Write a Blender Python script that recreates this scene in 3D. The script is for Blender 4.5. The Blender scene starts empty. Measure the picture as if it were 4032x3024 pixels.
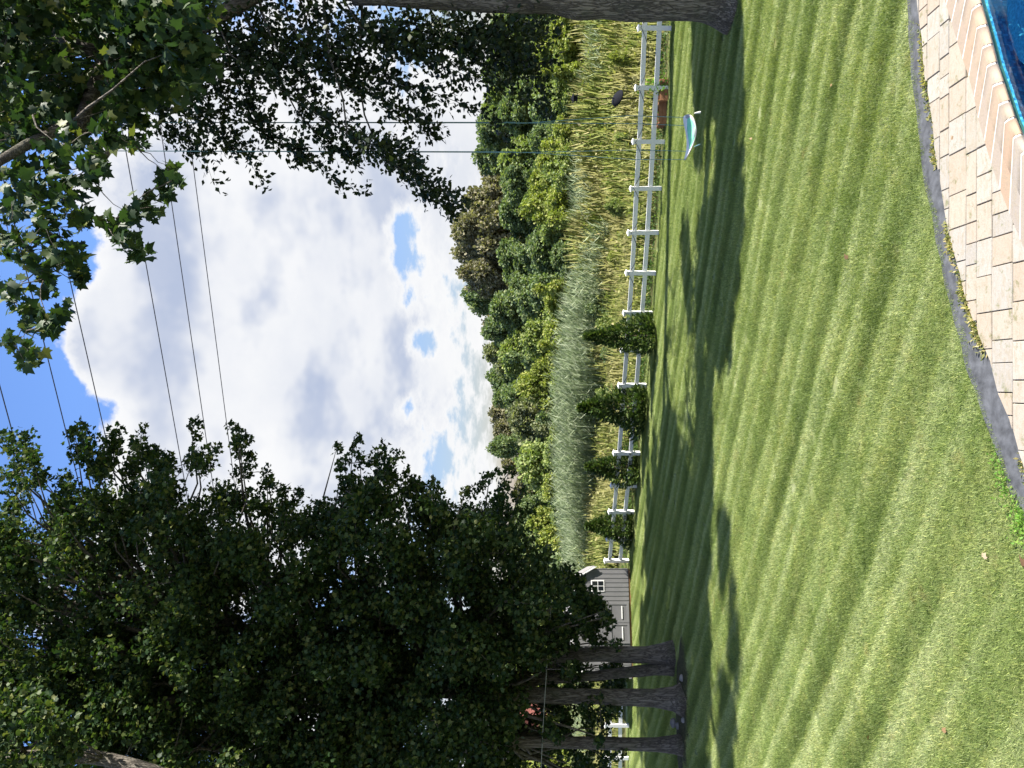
import bpy, bmesh, math, random
import numpy as np
from mathutils import Vector, Matrix, noise as mnoise

random.seed(7)
rng = np.random.default_rng(7)
scene = bpy.context.scene
C = scene.collection

# ------------------------------------------------------------------ camera
# The photograph lies on its side: world "up" points to the picture's left edge.
F = 3028.0                     # focal length in photo pixels (4032 x 3024)
H = 5.4                        # eye height: upstairs window / balcony
PITCH = math.atan(14.0 / F)
FWD = Vector((0, math.cos(PITCH), math.sin(PITCH)))
UP = Vector((0, -math.sin(PITCH), math.cos(PITCH)))
RIGHT = Vector((1, 0, 0))
cam_d = bpy.data.cameras.new('camera')
cam = bpy.data.objects.new('camera', cam_d)
C.objects.link(cam)
M = Matrix((( -UP.x, RIGHT.x, -FWD.x, 0), (-UP.y, RIGHT.y, -FWD.y, 0), (-UP.z, RIGHT.z, -FWD.z, H), (0, 0, 0, 1)))
cam.matrix_world = M
cam_d.sensor_fit = 'HORIZONTAL'
cam_d.sensor_width = 36.0
cam_d.lens = 18.0 / (2016.0 / F)
cam_d.clip_start = 0.05
cam_d.clip_end = 3000
scene.camera = cam

# ------------------------------------------------------------------ light directions, exposure
SUN_DIR = Vector((1.0, -0.20, 0.86)).normalized()      # towards the sun
SUN_EL = math.asin(SUN_DIR.z)
SUN_AZ = math.atan2(SUN_DIR.x, SUN_DIR.y)              # clockwise from +Y
scene.view_settings.view_transform = 'Standard'
scene.view_settings.look = 'None'
scene.view_settings.gamma = 1.0
scene.view_settings.exposure = 1.5
scene.view_settings.use_curve_mapping = False
scene.cycles.max_bounces = 6
scene.cycles.diffuse_bounces = 3
scene.cycles.glossy_bounces = 2
scene.cycles.transmission_bounces = 4
scene.cycles.transparent_max_bounces = 8
scene.cycles.sample_clamp_indirect = 4.0
scene.cycles.use_denoising = True


def ray(x, y):
    """photo pixel (as stored, 4032 x 3024) -> world direction with unit depth"""
    return FWD + RIGHT * ((1512.0 - y) / F) + UP * ((2016.0 - x) / F)


def gp(x, y, z=0.0):
    """photo pixel -> point on the horizontal plane at height z"""
    d = ray(x, y)
    t = (z - H) / d.z
    return Vector((d.x * t, d.y * t, z))


def at(x, y, depth):
    """photo pixel -> point at that depth (world Y)"""
    d = ray(x, y)
    t = depth / d.y
    return Vector((d.x * t, d.y * t, H + d.z * t))


Q = 4032.0 / 2212.0            # overview-to-photo scale


def q(v, y, depth):
    return at(v * Q, y * Q, depth)


# ------------------------------------------------------------------ world: Nishita sky with cumulus
world = bpy.data.worlds.new('World')
scene.world = world
world.use_nodes = True
nt = world.node_tree
nt.nodes.clear()


class NG:
    """small helper to write node trees"""
    def __init__(self, tree):
        self.t = tree

    def n(self, typ, **kw):
        node = self.t.nodes.new(typ)
        for k, v in kw.items():
            setattr(node, k, v)
        return node

    def link(self, a, b):
        self.t.links.new(a, b)

    def sock(self, s, v):
        if hasattr(v, 'links'):
            self.link(v, s)
        else:
            s.default_value = v

    def math(self, op, a, b=None, c=None, clamp=False):
        m = self.n('ShaderNodeMath', operation=op, use_clamp=clamp)
        self.sock(m.inputs[0], a)
        if b is not None:
            self.sock(m.inputs[1], b)
        if c is not None:
            self.sock(m.inputs[2], c)
        return m.outputs[0]

    def vmath(self, op, a, b=None):
        m = self.n('ShaderNodeVectorMath', operation=op)
        self.sock(m.inputs[0], a)
        if b is not None:
            self.sock(m.inputs[1], b)
        return m

    def noise(self, vec, scale, detail=4.0, rough=0.55, dist=0.0):
        m = self.n('ShaderNodeTexNoise')
        if vec is not None:
            self.link(vec, m.inputs['Vector'])
        m.inputs['Scale'].default_value = scale
        m.inputs['Detail'].default_value = detail
        m.inputs['Roughness'].default_value = rough
        m.inputs['Distortion'].default_value = dist
        return m.outputs[0]

    def ramp(self, fac, stops, interp='LINEAR'):
        r = self.n('ShaderNodeValToRGB')
        r.color_ramp.interpolation = interp
        el = r.color_ramp.elements
        while len(el) < len(stops):
            el.new(0.5)
        for e, (p, c) in zip(el, stops):
            e.position = p
            e.color = (*c, 1.0) if len(c) == 3 else c
        self.sock(r.inputs[0], fac)
        return r.outputs[0]

    def maprange(self, v, a, b, c=0.0, d=1.0, smooth=True):
        m = self.n('ShaderNodeMapRange')
        if smooth:
            m.interpolation_type = 'SMOOTHSTEP'
        self.sock(m.inputs[0], v)
        for i, x in enumerate((a, b, c, d)):
            m.inputs[1 + i].default_value = x
        return m.outputs[0]

    def mix(self, fac, a, b, mode='MIX'):
        m = self.n('ShaderNodeMix', data_type='RGBA', blend_type=mode)
        self.sock(m.inputs[0], fac)
        for s, v in ((m.inputs[6], a), (m.inputs[7], b)):
            if hasattr(v, 'links'):
                self.link(v, s)
            else:
                s.default_value = (*v, 1.0)
        return m.outputs[2]


g = NG(nt)
tc = g.n('ShaderNodeTexCoord')
dirv = tc.outputs['Generated']
sky = g.n('ShaderNodeTexSky', sky_type='NISHITA')
sky.sun_disc = False
sky.sun_elevation = SUN_EL
sky.sun_rotation = SUN_AZ
sky.altitude = 0.0
sky.air_density = 1.0
sky.dust_density = 0.4
sky.ozone_density = 2.0
# cloud coverage: broken cumulus everywhere, with the heap and the blue holes where the photo has them
blobs = [  # (v, y, sharpness in 1/angle^2, weight)
    (330, 480, 110, .55), (300, 680, 120, .5), (195, 735, 420, .5), (260, 800, 300, .3), (420, 800, 60, .5), (500, 450, 50, .5),
    (620, 560, 60, .45), (650, 820, 50, .45), (450, 1000, 60, .35), (750, 900, 80, .3), (330, 940, 200, .2),
    (780, 420, 200, .3), (950, 300, 120, .25),
    (90, 620, 60, -.6), (60, 900, 70, -.5), (40, 300, 60, -.45), (150, 1000, 220, -.4), (200, 560, 520, -.35), (240, 870, 900, -.3),
    (872, 480, 1500, -.5), (868, 560, 1300, -.5), (862, 650, 1600, -.42), (915, 740, 2200, -.45), (640, 645, 4500, -.4),
    (868, 880, 2000, -.35), (960, 640, 900, -.2), (270, 440, 800, -.12), (930, 850, 260, -.12), (920, 560, 500, -.05), (1000, 760, 400, -.06), (960, 480, 300, .12), (1010, 600, 500, .10)]
tot = None
for v, y, k, wgt in blobs:
    d0 = ray(v * Q, y * Q).normalized()
    dp = g.vmath('DOT_PRODUCT', dirv, tuple(d0)).outputs['Value']
    e = g.math('EXPONENT', g.math('MULTIPLY', g.math('SUBTRACT', dp, 1.0), 2.0 * k))
    tot = g.math('MULTIPLY', e, wgt) if tot is None else g.math('MULTIPLY_ADD', e, wgt, tot)
# clouds flatten towards the horizon
sep = g.n('ShaderNodeSeparateXYZ')
g.link(dirv, sep.inputs[0])
comb = g.n('ShaderNodeCombineXYZ')
g.link(sep.outputs[0], comb.inputs[0])
g.link(sep.outputs[1], comb.inputs[1])
zz = g.math('POWER', g.math('MAXIMUM', sep.outputs[2], 0.0005), 0.6)
g.link(g.math('MULTIPLY', zz, 1.35), comb.inputs[2])
fl = comb.outputs[0]
def cloud_field(vec, d1=10.0, d2=8.0):
    a_ = g.noise(vec, 4.4, d1, 0.60, 0.0)
    b_ = g.noise(g.vmath('ADD', vec, (3.1, 1.7, 5.2)).outputs[0], 12.0, d2, 0.58, 0.0)
    return g.math('ADD', g.math('MULTIPLY', g.math('SUBTRACT', a_, 0.5), 1.75), g.math('MULTIPLY', g.math('SUBTRACT', b_, 0.5), 1.0))


f0 = cloud_field(fl)
l0 = cloud_field(fl, 4.0, 3.0)
l1_ = cloud_field(g.vmath('ADD', fl, (SUN_DIR.x * 0.04, SUN_DIR.y * 0.04, SUN_DIR.z * 0.10)).outputs[0], 4.0, 3.0)
cov = g.math('ADD', g.math('MULTIPLY', tot, 1.25), f0)
cov = g.math('ADD', cov, g.maprange(sep.outputs[2], 0.50, 0.78, 0.03, -0.36))
n4 = g.noise(g.vmath('ADD', fl, (1.3, 7.7, 0.2)).outputs[0], 34.0, 6.0, 0.6)
cov = g.math('ADD', cov, g.math('MULTIPLY', g.math('SUBTRACT', n4, 0.5), 0.8))
alpha = g.maprange(cov, -0.10, 0.16)
thick = g.maprange(cov, 0.02, 0.60)
# billows: brighter where the cloud thins towards the sun, lavender-grey where it thickens
lit = g.maprange(g.math('SUBTRACT', l0, l1_), -0.42, 0.16, 0.0, 1.0)
n3 = g.noise(g.vmath('ADD', fl, (9.1, 4.7, 2.2)).outputs[0], 3.6, 6.0, 0.55, 0.0)
belly = g.math('MULTIPLY', thick, g.maprange(n3, 0.30, 0.66), clamp=True)
belly = g.math('ADD', g.math('MULTIPLY', belly, 0.40), g.math('MULTIPLY', g.math('MULTIPLY', g.math('SUBTRACT', 1.0, lit), thick), 0.66), clamp=True)
ccol = g.mix(belly, (1.0, 1.0, 1.0), (0.50, 0.57, 0.74))
bg1 = g.n('ShaderNodeBackground')
skyc = g.mix(1.0, sky.outputs[0], (0.84, 0.95, 1.14), 'MULTIPLY')
skyc = g.vmath('MULTIPLY', skyc, g.ramp(sep.outputs[2], [(0.05, (0.62, 0.52, 0.50)), (0.5, (1.05, 1.10, 1.18))])).outputs[0]
g.link(skyc, bg1.inputs[0])
bg1.inputs[1].default_value = 0.084
bg2 = g.n('ShaderNodeBackground')
g.link(ccol, bg2.inputs[0])
bg2.inputs[1].default_value = 0.35
mx = g.n('ShaderNodeMixShader')
g.link(g.math('MULTIPLY', alpha, 0.97), mx.inputs[0])
g.link(bg1.outputs[0], mx.inputs[1])
g.link(bg2.outputs[0], mx.inputs[2])
out = g.n('ShaderNodeOutputWorld')
g.link(mx.outputs[0], out.inputs[0])

# ------------------------------------------------------------------ sun
sl = bpy.data.lights.new('sun', 'SUN')
sl.energy = 5.0
sl.angle = math.radians(0.5)
sl.color = (1.0, 0.94, 0.84)
so = bpy.data.objects.new('sun', sl)
so.rotation_euler = SUN_DIR.to_track_quat('Z', 'Y').to_euler()
so.location = (30, -5, 40)
C.objects.link(so)


# ================================================================== materials
def new_mat(name):
    m = bpy.data.materials.new(name)
    m.use_nodes = True
    m.node_tree.nodes.clear()
    gg = NG(m.node_tree)
    o = gg.n('ShaderNodeOutputMaterial')
    return m, gg, o


def principled(gg, o, color, rough=0.6, spec=0.3, bump=None, bump_s=0.3, bump_d=0.02, metal=0.0):
    p = gg.n('ShaderNodeBsdfPrincipled')
    if hasattr(color, 'links'):
        gg.link(color, p.inputs['Base Color'])
    else:
        p.inputs['Base Color'].default_value = (*color, 1)
    if hasattr(rough, 'links'):
        gg.link(rough, p.inputs['Roughness'])
    else:
        p.inputs['Roughness'].default_value = rough
    p.inputs['Specular IOR Level'].default_value = spec
    p.inputs['Metallic'].default_value = metal
    if bump is not None:
        b = gg.n('ShaderNodeBump')
        b.inputs['Strength'].default_value = bump_s
        b.inputs['Distance'].default_value = bump_d
        gg.link(bump, b.inputs['Height'])
        gg.link(b.outputs[0], p.inputs['Normal'])
    gg.link(p.outputs[0], o.inputs[0])
    return p


def pos(gg):
    return gg.n('ShaderNodeNewGeometry').outputs['Position']


def objco(gg):
    return gg.n('ShaderNodeTexCoord').outputs['Object']


def leaf_mat(name, stops, transl=0.35, rough=0.5, spec=0.18, patch=None, patch_scale=0.4, tboost=(1.5, 1.7, 0.7)):
    m, gg, o = new_mat(name)
    at_ = gg.n('ShaderNodeAttribute', attribute_name='rnd')
    col = gg.ramp(at_.outputs['Fac'], stops)
    if patch is not None:
        nz = gg.noise(objco(gg), patch_scale, 3.0)
        col = gg.mix(gg.maprange(nz, 0.45, 0.62), col, patch)
    p = gg.n('ShaderNodeBsdfPrincipled')
    gg.link(col, p.inputs['Base Color'])
    p.inputs['Roughness'].default_value = rough
    p.inputs['Specular IOR Level'].default_value = spec
    t = gg.n('ShaderNodeBsdfTranslucent')
    tcx = gg.mix(1.0, col, tboost, 'MULTIPLY')
    gg.link(tcx, t.inputs[0])
    ms = gg.n('ShaderNodeMixShader')
    ms.inputs[0].default_value = transl
    gg.link(p.outputs[0], ms.inputs[1])
    gg.link(t.outputs[0], ms.inputs[2])
    gg.link(ms.outputs[0], o.inputs[0])
    return m


def bark_mat(name, dark, light, scale=3.0):
    m, gg, o = new_mat(name)
    co = objco(gg)
    mp = gg.n('ShaderNodeMapping')
    mp.inputs['Scale'].default_value = (1, 1, 0.14)
    gg.link(co, mp.inputs[0])
    n = gg.noise(mp.outputs[0], scale * 9, 8.0, 0.7, 0.8)
    n_b = gg.noise(co, scale * 0.7, 3.0)
    n_w = gg.noise(mp.outputs[0], scale * 4, 5.0, 0.6, 1.2)
    crack = gg.maprange(gg.math('ABSOLUTE', gg.math('SUBTRACT', n_w, 0.5)), 0.0, 0.10)
    h = gg.math('ADD', gg.math('MULTIPLY', n, 0.65), gg.math('MULTIPLY', crack, 0.45))
    col = gg.ramp(gg.math('MULTIPLY', h, 0.95), [(0.25, dark), (0.85, light)])
    col = gg.mix(gg.math('MULTIPLY', gg.maprange(n_b, 0.5, 0.7), 0.4), col, (0.10, 0.11, 0.07))
    principled(gg, o, col, 0.9, 0.15, h, 1.0, 0.03)
    return m


MAT = {}
MAT['bark_grey'] = bark_mat('bark_grey', (0.055, 0.047, 0.038), (0.27, 0.235, 0.19))
MAT['bark_dark'] = bark_mat('bark_dark', (0.055, 0.048, 0.042), (0.23, 0.205, 0.175))
MAT['twig'] = bark_mat('twig', (0.05, 0.04, 0.03), (0.14, 0.11, 0.08))
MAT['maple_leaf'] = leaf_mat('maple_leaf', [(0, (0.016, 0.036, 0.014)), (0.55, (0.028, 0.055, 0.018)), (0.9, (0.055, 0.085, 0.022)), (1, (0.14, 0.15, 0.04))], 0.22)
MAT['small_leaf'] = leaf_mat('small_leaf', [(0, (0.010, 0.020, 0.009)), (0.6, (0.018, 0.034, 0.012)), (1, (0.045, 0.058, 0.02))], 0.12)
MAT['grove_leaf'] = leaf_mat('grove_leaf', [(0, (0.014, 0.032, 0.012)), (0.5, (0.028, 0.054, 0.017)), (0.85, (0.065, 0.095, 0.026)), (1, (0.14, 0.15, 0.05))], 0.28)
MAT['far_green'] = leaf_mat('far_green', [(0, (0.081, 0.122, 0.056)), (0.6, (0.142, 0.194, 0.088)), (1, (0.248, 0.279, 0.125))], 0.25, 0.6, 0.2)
MAT['far_olive'] = leaf_mat('far_olive', [(0, (0.116, 0.118, 0.072)), (0.6, (0.197, 0.186, 0.113)), (1, (0.291, 0.257, 0.156))], 0.22, 0.6, 0.2)
MAT['far_light'] = leaf_mat('far_light', [(0, (0.124, 0.172, 0.062)), (0.6, (0.212, 0.264, 0.090)), (1, (0.320, 0.343, 0.125))], 0.28, 0.6, 0.2)
MAT['far_yellow'] = leaf_mat('far_yellow', [(0, (0.130, 0.169, 0.042)), (0.6, (0.227, 0.267, 0.060)), (1, (0.325, 0.325, 0.091))], 0.28, 0.6, 0.2)
MAT['far_grey'] = leaf_mat('far_grey', [(0, (0.111, 0.130, 0.072)), (0.6, (0.176, 0.195, 0.098)), (1, (0.234, 0.240, 0.117))], 0.25, 0.6, 0.2)
MAT['evergreen'] = leaf_mat('evergreen', [(0, (0.025, 0.048, 0.014)), (0.6, (0.055, 0.095, 0.026)), (1, (0.14, 0.18, 0.05))], 0.2, 0.5, 0.2)
MAT['reed'] = leaf_mat('reed', [(0, (0.11, 0.165, 0.065)), (0.3, (0.21, 0.27, 0.13)), (0.65, (0.34, 0.41, 0.25)), (1, (0.50, 0.55, 0.39))], 0.30, 0.5, 0.3,
                       tboost=(1.1, 1.2, 0.8))
MAT['meadow'] = leaf_mat('meadow', [(0, (0.10, 0.14, 0.035)), (0.45, (0.20, 0.235, 0.065)), (0.80, (0.30, 0.31, 0.10)), (1, (0.42, 0.36, 0.19))], 0.3, 0.6, 0.2,
                         patch=(0.29, 0.275, 0.12), patch_scale=0.35)
MAT['ivy'] = leaf_mat('ivy', [(0, (0.03, 0.07, 0.018)), (0.6, (0.06, 0.12, 0.026)), (1, (0.13, 0.19, 0.04))], 0.3)
MAT['weed'] = leaf_mat('weed', [(0, (0.09, 0.20, 0.03)), (0.6, (0.15, 0.30, 0.045)), (1, (0.26, 0.36, 0.08))], 0.35)
MAT['dry_weed'] = leaf_mat('dry_weed', [(0, (0.12, 0.16, 0.05)), (0.5, (0.28, 0.27, 0.10)), (1, (0.50, 0.40, 0.19))], 0.3)
MAT['dead_leaf'] = leaf_mat('dead_leaf', [(0, (0.10, 0.05, 0.03)), (0.6, (0.30, 0.19, 0.10)), (1, (0.55, 0.47, 0.35))], 0.1)

MOW_C = (62.7, 111.5)          # the mower turned round this point: its rows are arcs about it


def lawn_color(gg, blades):
    p = pos(gg)
    d = gg.vmath('SUBTRACT', p, (MOW_C[0], MOW_C[1], 0.0)).outputs[0]
    s = gg.n('ShaderNodeSeparateXYZ')
    gg.link(d, s.inputs[0])
    r = gg.math('SQRT', gg.math('ADD', gg.math('MULTIPLY', s.outputs[0], s.outputs[0]), gg.math('MULTIPLY', s.outputs[1], s.outputs[1])))
    wob = gg.noise(p, 0.35, 3.0)
    r = gg.math('ADD', r, gg.math('MULTIPLY', wob, 0.45))
    # rows about 1.35 m wide: pale clipping lines, dark seams; sheen and shade of bent blades painted in
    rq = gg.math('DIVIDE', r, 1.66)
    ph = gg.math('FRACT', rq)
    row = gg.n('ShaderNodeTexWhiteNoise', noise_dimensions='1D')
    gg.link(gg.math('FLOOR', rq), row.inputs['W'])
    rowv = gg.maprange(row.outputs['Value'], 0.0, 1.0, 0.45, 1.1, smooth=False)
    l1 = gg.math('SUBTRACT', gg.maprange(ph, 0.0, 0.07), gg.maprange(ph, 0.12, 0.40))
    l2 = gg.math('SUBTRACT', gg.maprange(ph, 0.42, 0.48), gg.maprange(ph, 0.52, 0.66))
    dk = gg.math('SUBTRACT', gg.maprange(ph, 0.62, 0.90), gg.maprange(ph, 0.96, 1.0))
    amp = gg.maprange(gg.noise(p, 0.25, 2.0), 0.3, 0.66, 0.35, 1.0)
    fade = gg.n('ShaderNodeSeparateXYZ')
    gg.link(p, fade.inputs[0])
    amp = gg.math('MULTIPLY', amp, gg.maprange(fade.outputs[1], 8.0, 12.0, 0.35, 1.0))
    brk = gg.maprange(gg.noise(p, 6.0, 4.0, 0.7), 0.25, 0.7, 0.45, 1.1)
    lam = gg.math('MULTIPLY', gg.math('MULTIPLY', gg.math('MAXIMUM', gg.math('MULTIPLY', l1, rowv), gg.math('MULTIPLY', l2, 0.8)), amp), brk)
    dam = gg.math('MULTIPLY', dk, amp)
    n_big = gg.noise(p, 0.6, 4.0, 0.6)
    n_mid = gg.noise(p, 3.2, 4.0, 0.65)
    col = gg.mix(gg.maprange(n_big, 0.34, 0.66), (0.182, 0.248, 0.072), (0.285, 0.330, 0.115))
    col = gg.mix(gg.maprange(n_mid, 0.35, 0.68), col, (0.228, 0.295, 0.096))
    dry = gg.math('MULTIPLY', gg.maprange(gg.noise(p, 1.3, 6.0, 0.72), 0.57, 0.72), 0.6)
    col = gg.mix(dry, col, (0.30, 0.25, 0.11))
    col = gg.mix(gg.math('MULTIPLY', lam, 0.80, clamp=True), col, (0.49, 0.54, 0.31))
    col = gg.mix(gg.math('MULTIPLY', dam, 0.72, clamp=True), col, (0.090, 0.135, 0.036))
    tuft = gg.math('MULTIPLY', gg.maprange(gg.noise(p, 9.0, 4.0, 0.7), 0.52, 0.70), 0.55)
    col = gg.mix(tuft, col, (0.085, 0.145, 0.03))
    return col


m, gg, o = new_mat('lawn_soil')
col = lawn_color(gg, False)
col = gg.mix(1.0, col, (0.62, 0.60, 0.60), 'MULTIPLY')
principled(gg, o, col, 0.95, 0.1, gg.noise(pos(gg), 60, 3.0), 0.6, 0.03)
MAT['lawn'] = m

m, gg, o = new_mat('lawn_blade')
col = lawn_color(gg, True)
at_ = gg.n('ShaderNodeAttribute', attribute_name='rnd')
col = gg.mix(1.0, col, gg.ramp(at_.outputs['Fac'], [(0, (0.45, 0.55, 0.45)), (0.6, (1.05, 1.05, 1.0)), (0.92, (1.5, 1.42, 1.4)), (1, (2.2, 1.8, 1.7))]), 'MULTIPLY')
p = gg.n('ShaderNodeBsdfPrincipled')
gg.link(col, p.inputs['Base Color'])
p.inputs['Roughness'].default_value = 0.5
p.inputs['Specular IOR Level'].default_value = 0.35
t = gg.n('ShaderNodeBsdfTranslucent')
gg.link(gg.mix(1.0, col, (1.2, 1.25, 0.7), 'MULTIPLY'), t.inputs[0])
ms = gg.n('ShaderNodeMixShader')
ms.inputs[0].default_value = 0.3
gg.link(p.outputs[0], ms.inputs[1])
gg.link(t.outputs[0], ms.inputs[2])
gg.link(ms.outputs[0], o.inputs[0])
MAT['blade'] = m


def simple(name, color, rough=0.6, spec=0.3, nscale=None, namp=0.15, bump_s=0.0, metal=0.0):
    m, gg, o = new_mat(name)
    if nscale:
        n = gg.noise(objco(gg), nscale, 5.0, 0.6)
        dark = tuple(c * (1 - namp) for c in color)
        lite = tuple(min(1, c * (1 + namp)) for c in color)
        col = gg.ramp(n, [(0.3, dark), (0.7, lite)])
        principled(gg, o, col, rough, spec, n if bump_s else None, bump_s, 0.01, metal)
    else:
        principled(gg, o, color, rough, spec, metal=metal)
    MAT[name] = m
    return m


m, gg, o = new_mat('ground_soil')
nz = gg.noise(pos(gg), 0.5, 5.0)
principled(gg, o, gg.ramp(nz, [(0.3, (0.06, 0.07, 0.025)), (0.7, (0.14, 0.14, 0.055))]), 0.95, 0.1)
MAT['ground'] = m
simple('vinyl', (0.88, 0.88, 0.88), 0.42, 0.4, 3.0, 0.05)
simple('mulch', (0.055, 0.055, 0.028), 0.95, 0.1, 12.0, 0.6, 0.8)
simple('soil', (0.04, 0.028, 0.02), 0.95, 0.1, 9.0, 0.5, 0.6)
simple('stone', (0.20, 0.19, 0.18), 0.85, 0.2, 6.0, 0.35, 0.5)
simple('cedar', (0.30, 0.145, 0.075), 0.75, 0.2, 5.0, 0.3, 0.3)
simple('black_metal', (0.010, 0.011, 0.016), 0.85, 0.1)
simple('cable', (0.02, 0.02, 0.022), 0.6, 0.3)
simple('wire', (0.07, 0.065, 0.075), 0.5, 0.4)
simple('rope_teal', (0.16, 0.30, 0.33), 0.7, 0.2, 40.0, 0.3)
simple('rope_grey', (0.30, 0.31, 0.28), 0.8, 0.2, 30.0, 0.25)
simple('sling_green', (0.28, 0.74, 0.46), 0.6, 0.25, 6.0, 0.12)
simple('sling_grey', (0.42, 0.40, 0.38), 0.7, 0.2, 6.0, 0.15)
simple('sling_white', (0.85, 0.83, 0.78), 0.6, 0.25, 6.0, 0.1)
simple('fabric', (0.080, 0.084, 0.092), 0.8, 0.2, 7.0, 0.45, 0.5)
simple('shed_siding', (0.165, 0.165, 0.172), 0.75, 0.2, 2.0, 0.10)
simple('shed_door', (0.14, 0.14, 0.146), 0.7, 0.25, 2.0, 0.10)
simple('trim_white', (0.72, 0.72, 0.72), 0.55, 0.3, 4.0, 0.06)
simple('shingle', (0.22, 0.21, 0.21), 0.9, 0.15, 8.0, 0.3, 0.4)
simple('house_wall', (0.16, 0.06, 0.05), 0.85, 0.15, 4.0, 0.25, 0.3)
simple('house_beige', (0.55, 0.45, 0.36), 0.8, 0.2, 4.0, 0.12)
simple('house_roof', (0.10, 0.095, 0.09), 0.9, 0.15, 8.0, 0.35, 0.4)
simple('mortar', (0.55, 0.52, 0.47), 0.9, 0.1, 20.0, 0.12, 0.4)
simple('sand_bed', (0.27, 0.235, 0.165), 0.95, 0.1, 25.0, 0.4, 0.6)

m, gg, o = new_mat('glass_dark')
p = principled(gg, o, (0.012, 0.014, 0.018), 0.05, 0.6)
MAT['glass_dark'] = m


def stone_mat(name, cols, moss=0.35):
    """each stone its own tone (object random), veins, pits and a bit of moss"""
    m, gg, o = new_mat(name)
    oi = gg.n('ShaderNodeObjectInfo')
    base = gg.ramp(oi.outputs['Random'], [(i / (len(cols) - 1), c) for i, c in enumerate(cols)])
    p = pos(gg)
    mp = gg.n('ShaderNodeMapping')
    mp.inputs['Scale'].default_value = (1.0, 2.6, 1.0)
    gg.link(p, mp.inputs[0])
    n1 = gg.noise(mp.outputs[0], 7.0, 6.0, 0.65, 0.8)
    n2 = gg.noise(p, 38.0, 4.0, 0.6)
    col = gg.mix(gg.math('MULTIPLY', gg.maprange(n1, 0.42, 0.68), 0.55), base, (0.27, 0.225, 0.155))
    col = gg.mix(gg.math('MULTIPLY', gg.maprange(n2, 0.5, 0.7), 0.35), col, (0.21, 0.19, 0.15))
    if moss:
        mo = gg.math('MULTIPLY', gg.maprange(gg.noise(p, 5.0, 6.0, 0.75), 0.55, 0.68), moss)
        col = gg.mix(mo, col, (0.13, 0.135, 0.05))
    hgt = gg.math('ADD', gg.math('MULTIPLY', n1, 0.6), gg.math('MULTIPLY', n2, 0.4))
    principled(gg, o, col, 0.85, 0.2, hgt, 0.55, 0.012)
    return m


MAT['paver'] = stone_mat('paver', [(0.32, 0.29, 0.245), (0.35, 0.305, 0.245), (0.34, 0.28, 0.22), (0.37, 0.34, 0.295), (0.29, 0.27, 0.24)], 0.7)
MAT['coping'] = stone_mat('coping', [(0.32, 0.22, 0.15), (0.285, 0.24, 0.20), (0.325, 0.245, 0.18), (0.27, 0.24, 0.21), (0.33, 0.23, 0.155)], 0.1)

m, gg, o = new_mat('pool_tile')
p = pos(gg)
mp = gg.n('ShaderNodeMapping')
mp.inputs['Scale'].default_value = (28, 28, 28)
gg.link(p, mp.inputs[0])
vo = gg.n('ShaderNodeTexVoronoi')
gg.link(mp.outputs[0], vo.inputs['Vector'])
vo.inputs['Scale'].default_value = 1.0
vo.inputs['Randomness'].default_value = 0.25
sepc = gg.n('ShaderNodeSeparateColor')
gg.link(vo.outputs['Color'], sepc.inputs[0])
col = gg.ramp(sepc.outputs[0], [(0, (0.012, 0.14, 0.30)), (0.6, (0.03, 0.28, 0.50)), (1, (0.10, 0.48, 0.70))])
principled(gg, o, col, 0.25, 0.5)
MAT['pool_tile'] = m

m, gg, o = new_mat('waterline_tile')
principled(gg, o, (0.03, 0.12, 0.10), 0.3, 0.5)
MAT['waterline_tile'] = m

m, gg, o = new_mat('pool_water')
n = gg.noise(pos(gg), 5.0, 3.0, 0.5, 0.6)
bp = gg.n('ShaderNodeBump')
bp.inputs['Strength'].default_value = 0.08
bp.inputs['Distance'].default_value = 0.05
gg.link(n, bp.inputs['Height'])
tr = gg.n('ShaderNodeBsdfTransparent')
tr.inputs[0].default_value = (0.42, 0.80, 0.92, 1)
gl = gg.n('ShaderNodeBsdfGlossy')
gl.inputs['Roughness'].default_value = 0.03
gg.link(bp.outputs[0], gl.inputs['Normal'])
fr = gg.n('ShaderNodeFresnel')
fr.inputs['IOR'].default_value = 1.33
gg.link(bp.outputs[0], fr.inputs['Normal'])
ms = gg.n('ShaderNodeMixShader')
gg.link(fr.outputs[0], ms.inputs[0])
gg.link(tr.outputs[0], ms.inputs[1])
gg.link(gl.outputs[0], ms.inputs[2])
gg.link(ms.outputs[0], o.inputs[0])
MAT['water'] = m


# ================================================================== mesh helpers
def tagp(o, label=None, cat=None, group=None, kind=None):
    if label:
        o['label'] = label
    if cat:
        o['category'] = cat
    if group:
        o['group'] = group
    if kind:
        o['kind'] = kind
    return o


def empty(name, loc=(0, 0, 0), rz=0.0, **kw):
    o = bpy.data.objects.new(name, None)
    o.empty_display_size = 0.2
    o.location = loc
    o.rotation_euler = (0, 0, rz)
    C.objects.link(o)
    return tagp(o, **kw)


def link_mesh(name, me, mat, parent=None, **kw):
    o = bpy.data.objects.new(name, me)
    if mat is not None and not me.materials:
        me.materials.append(MAT[mat] if isinstance(mat, str) else mat)
    C.objects.link(o)
    if parent is not None:
        o.parent = parent
    return tagp(o, **kw)


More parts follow.
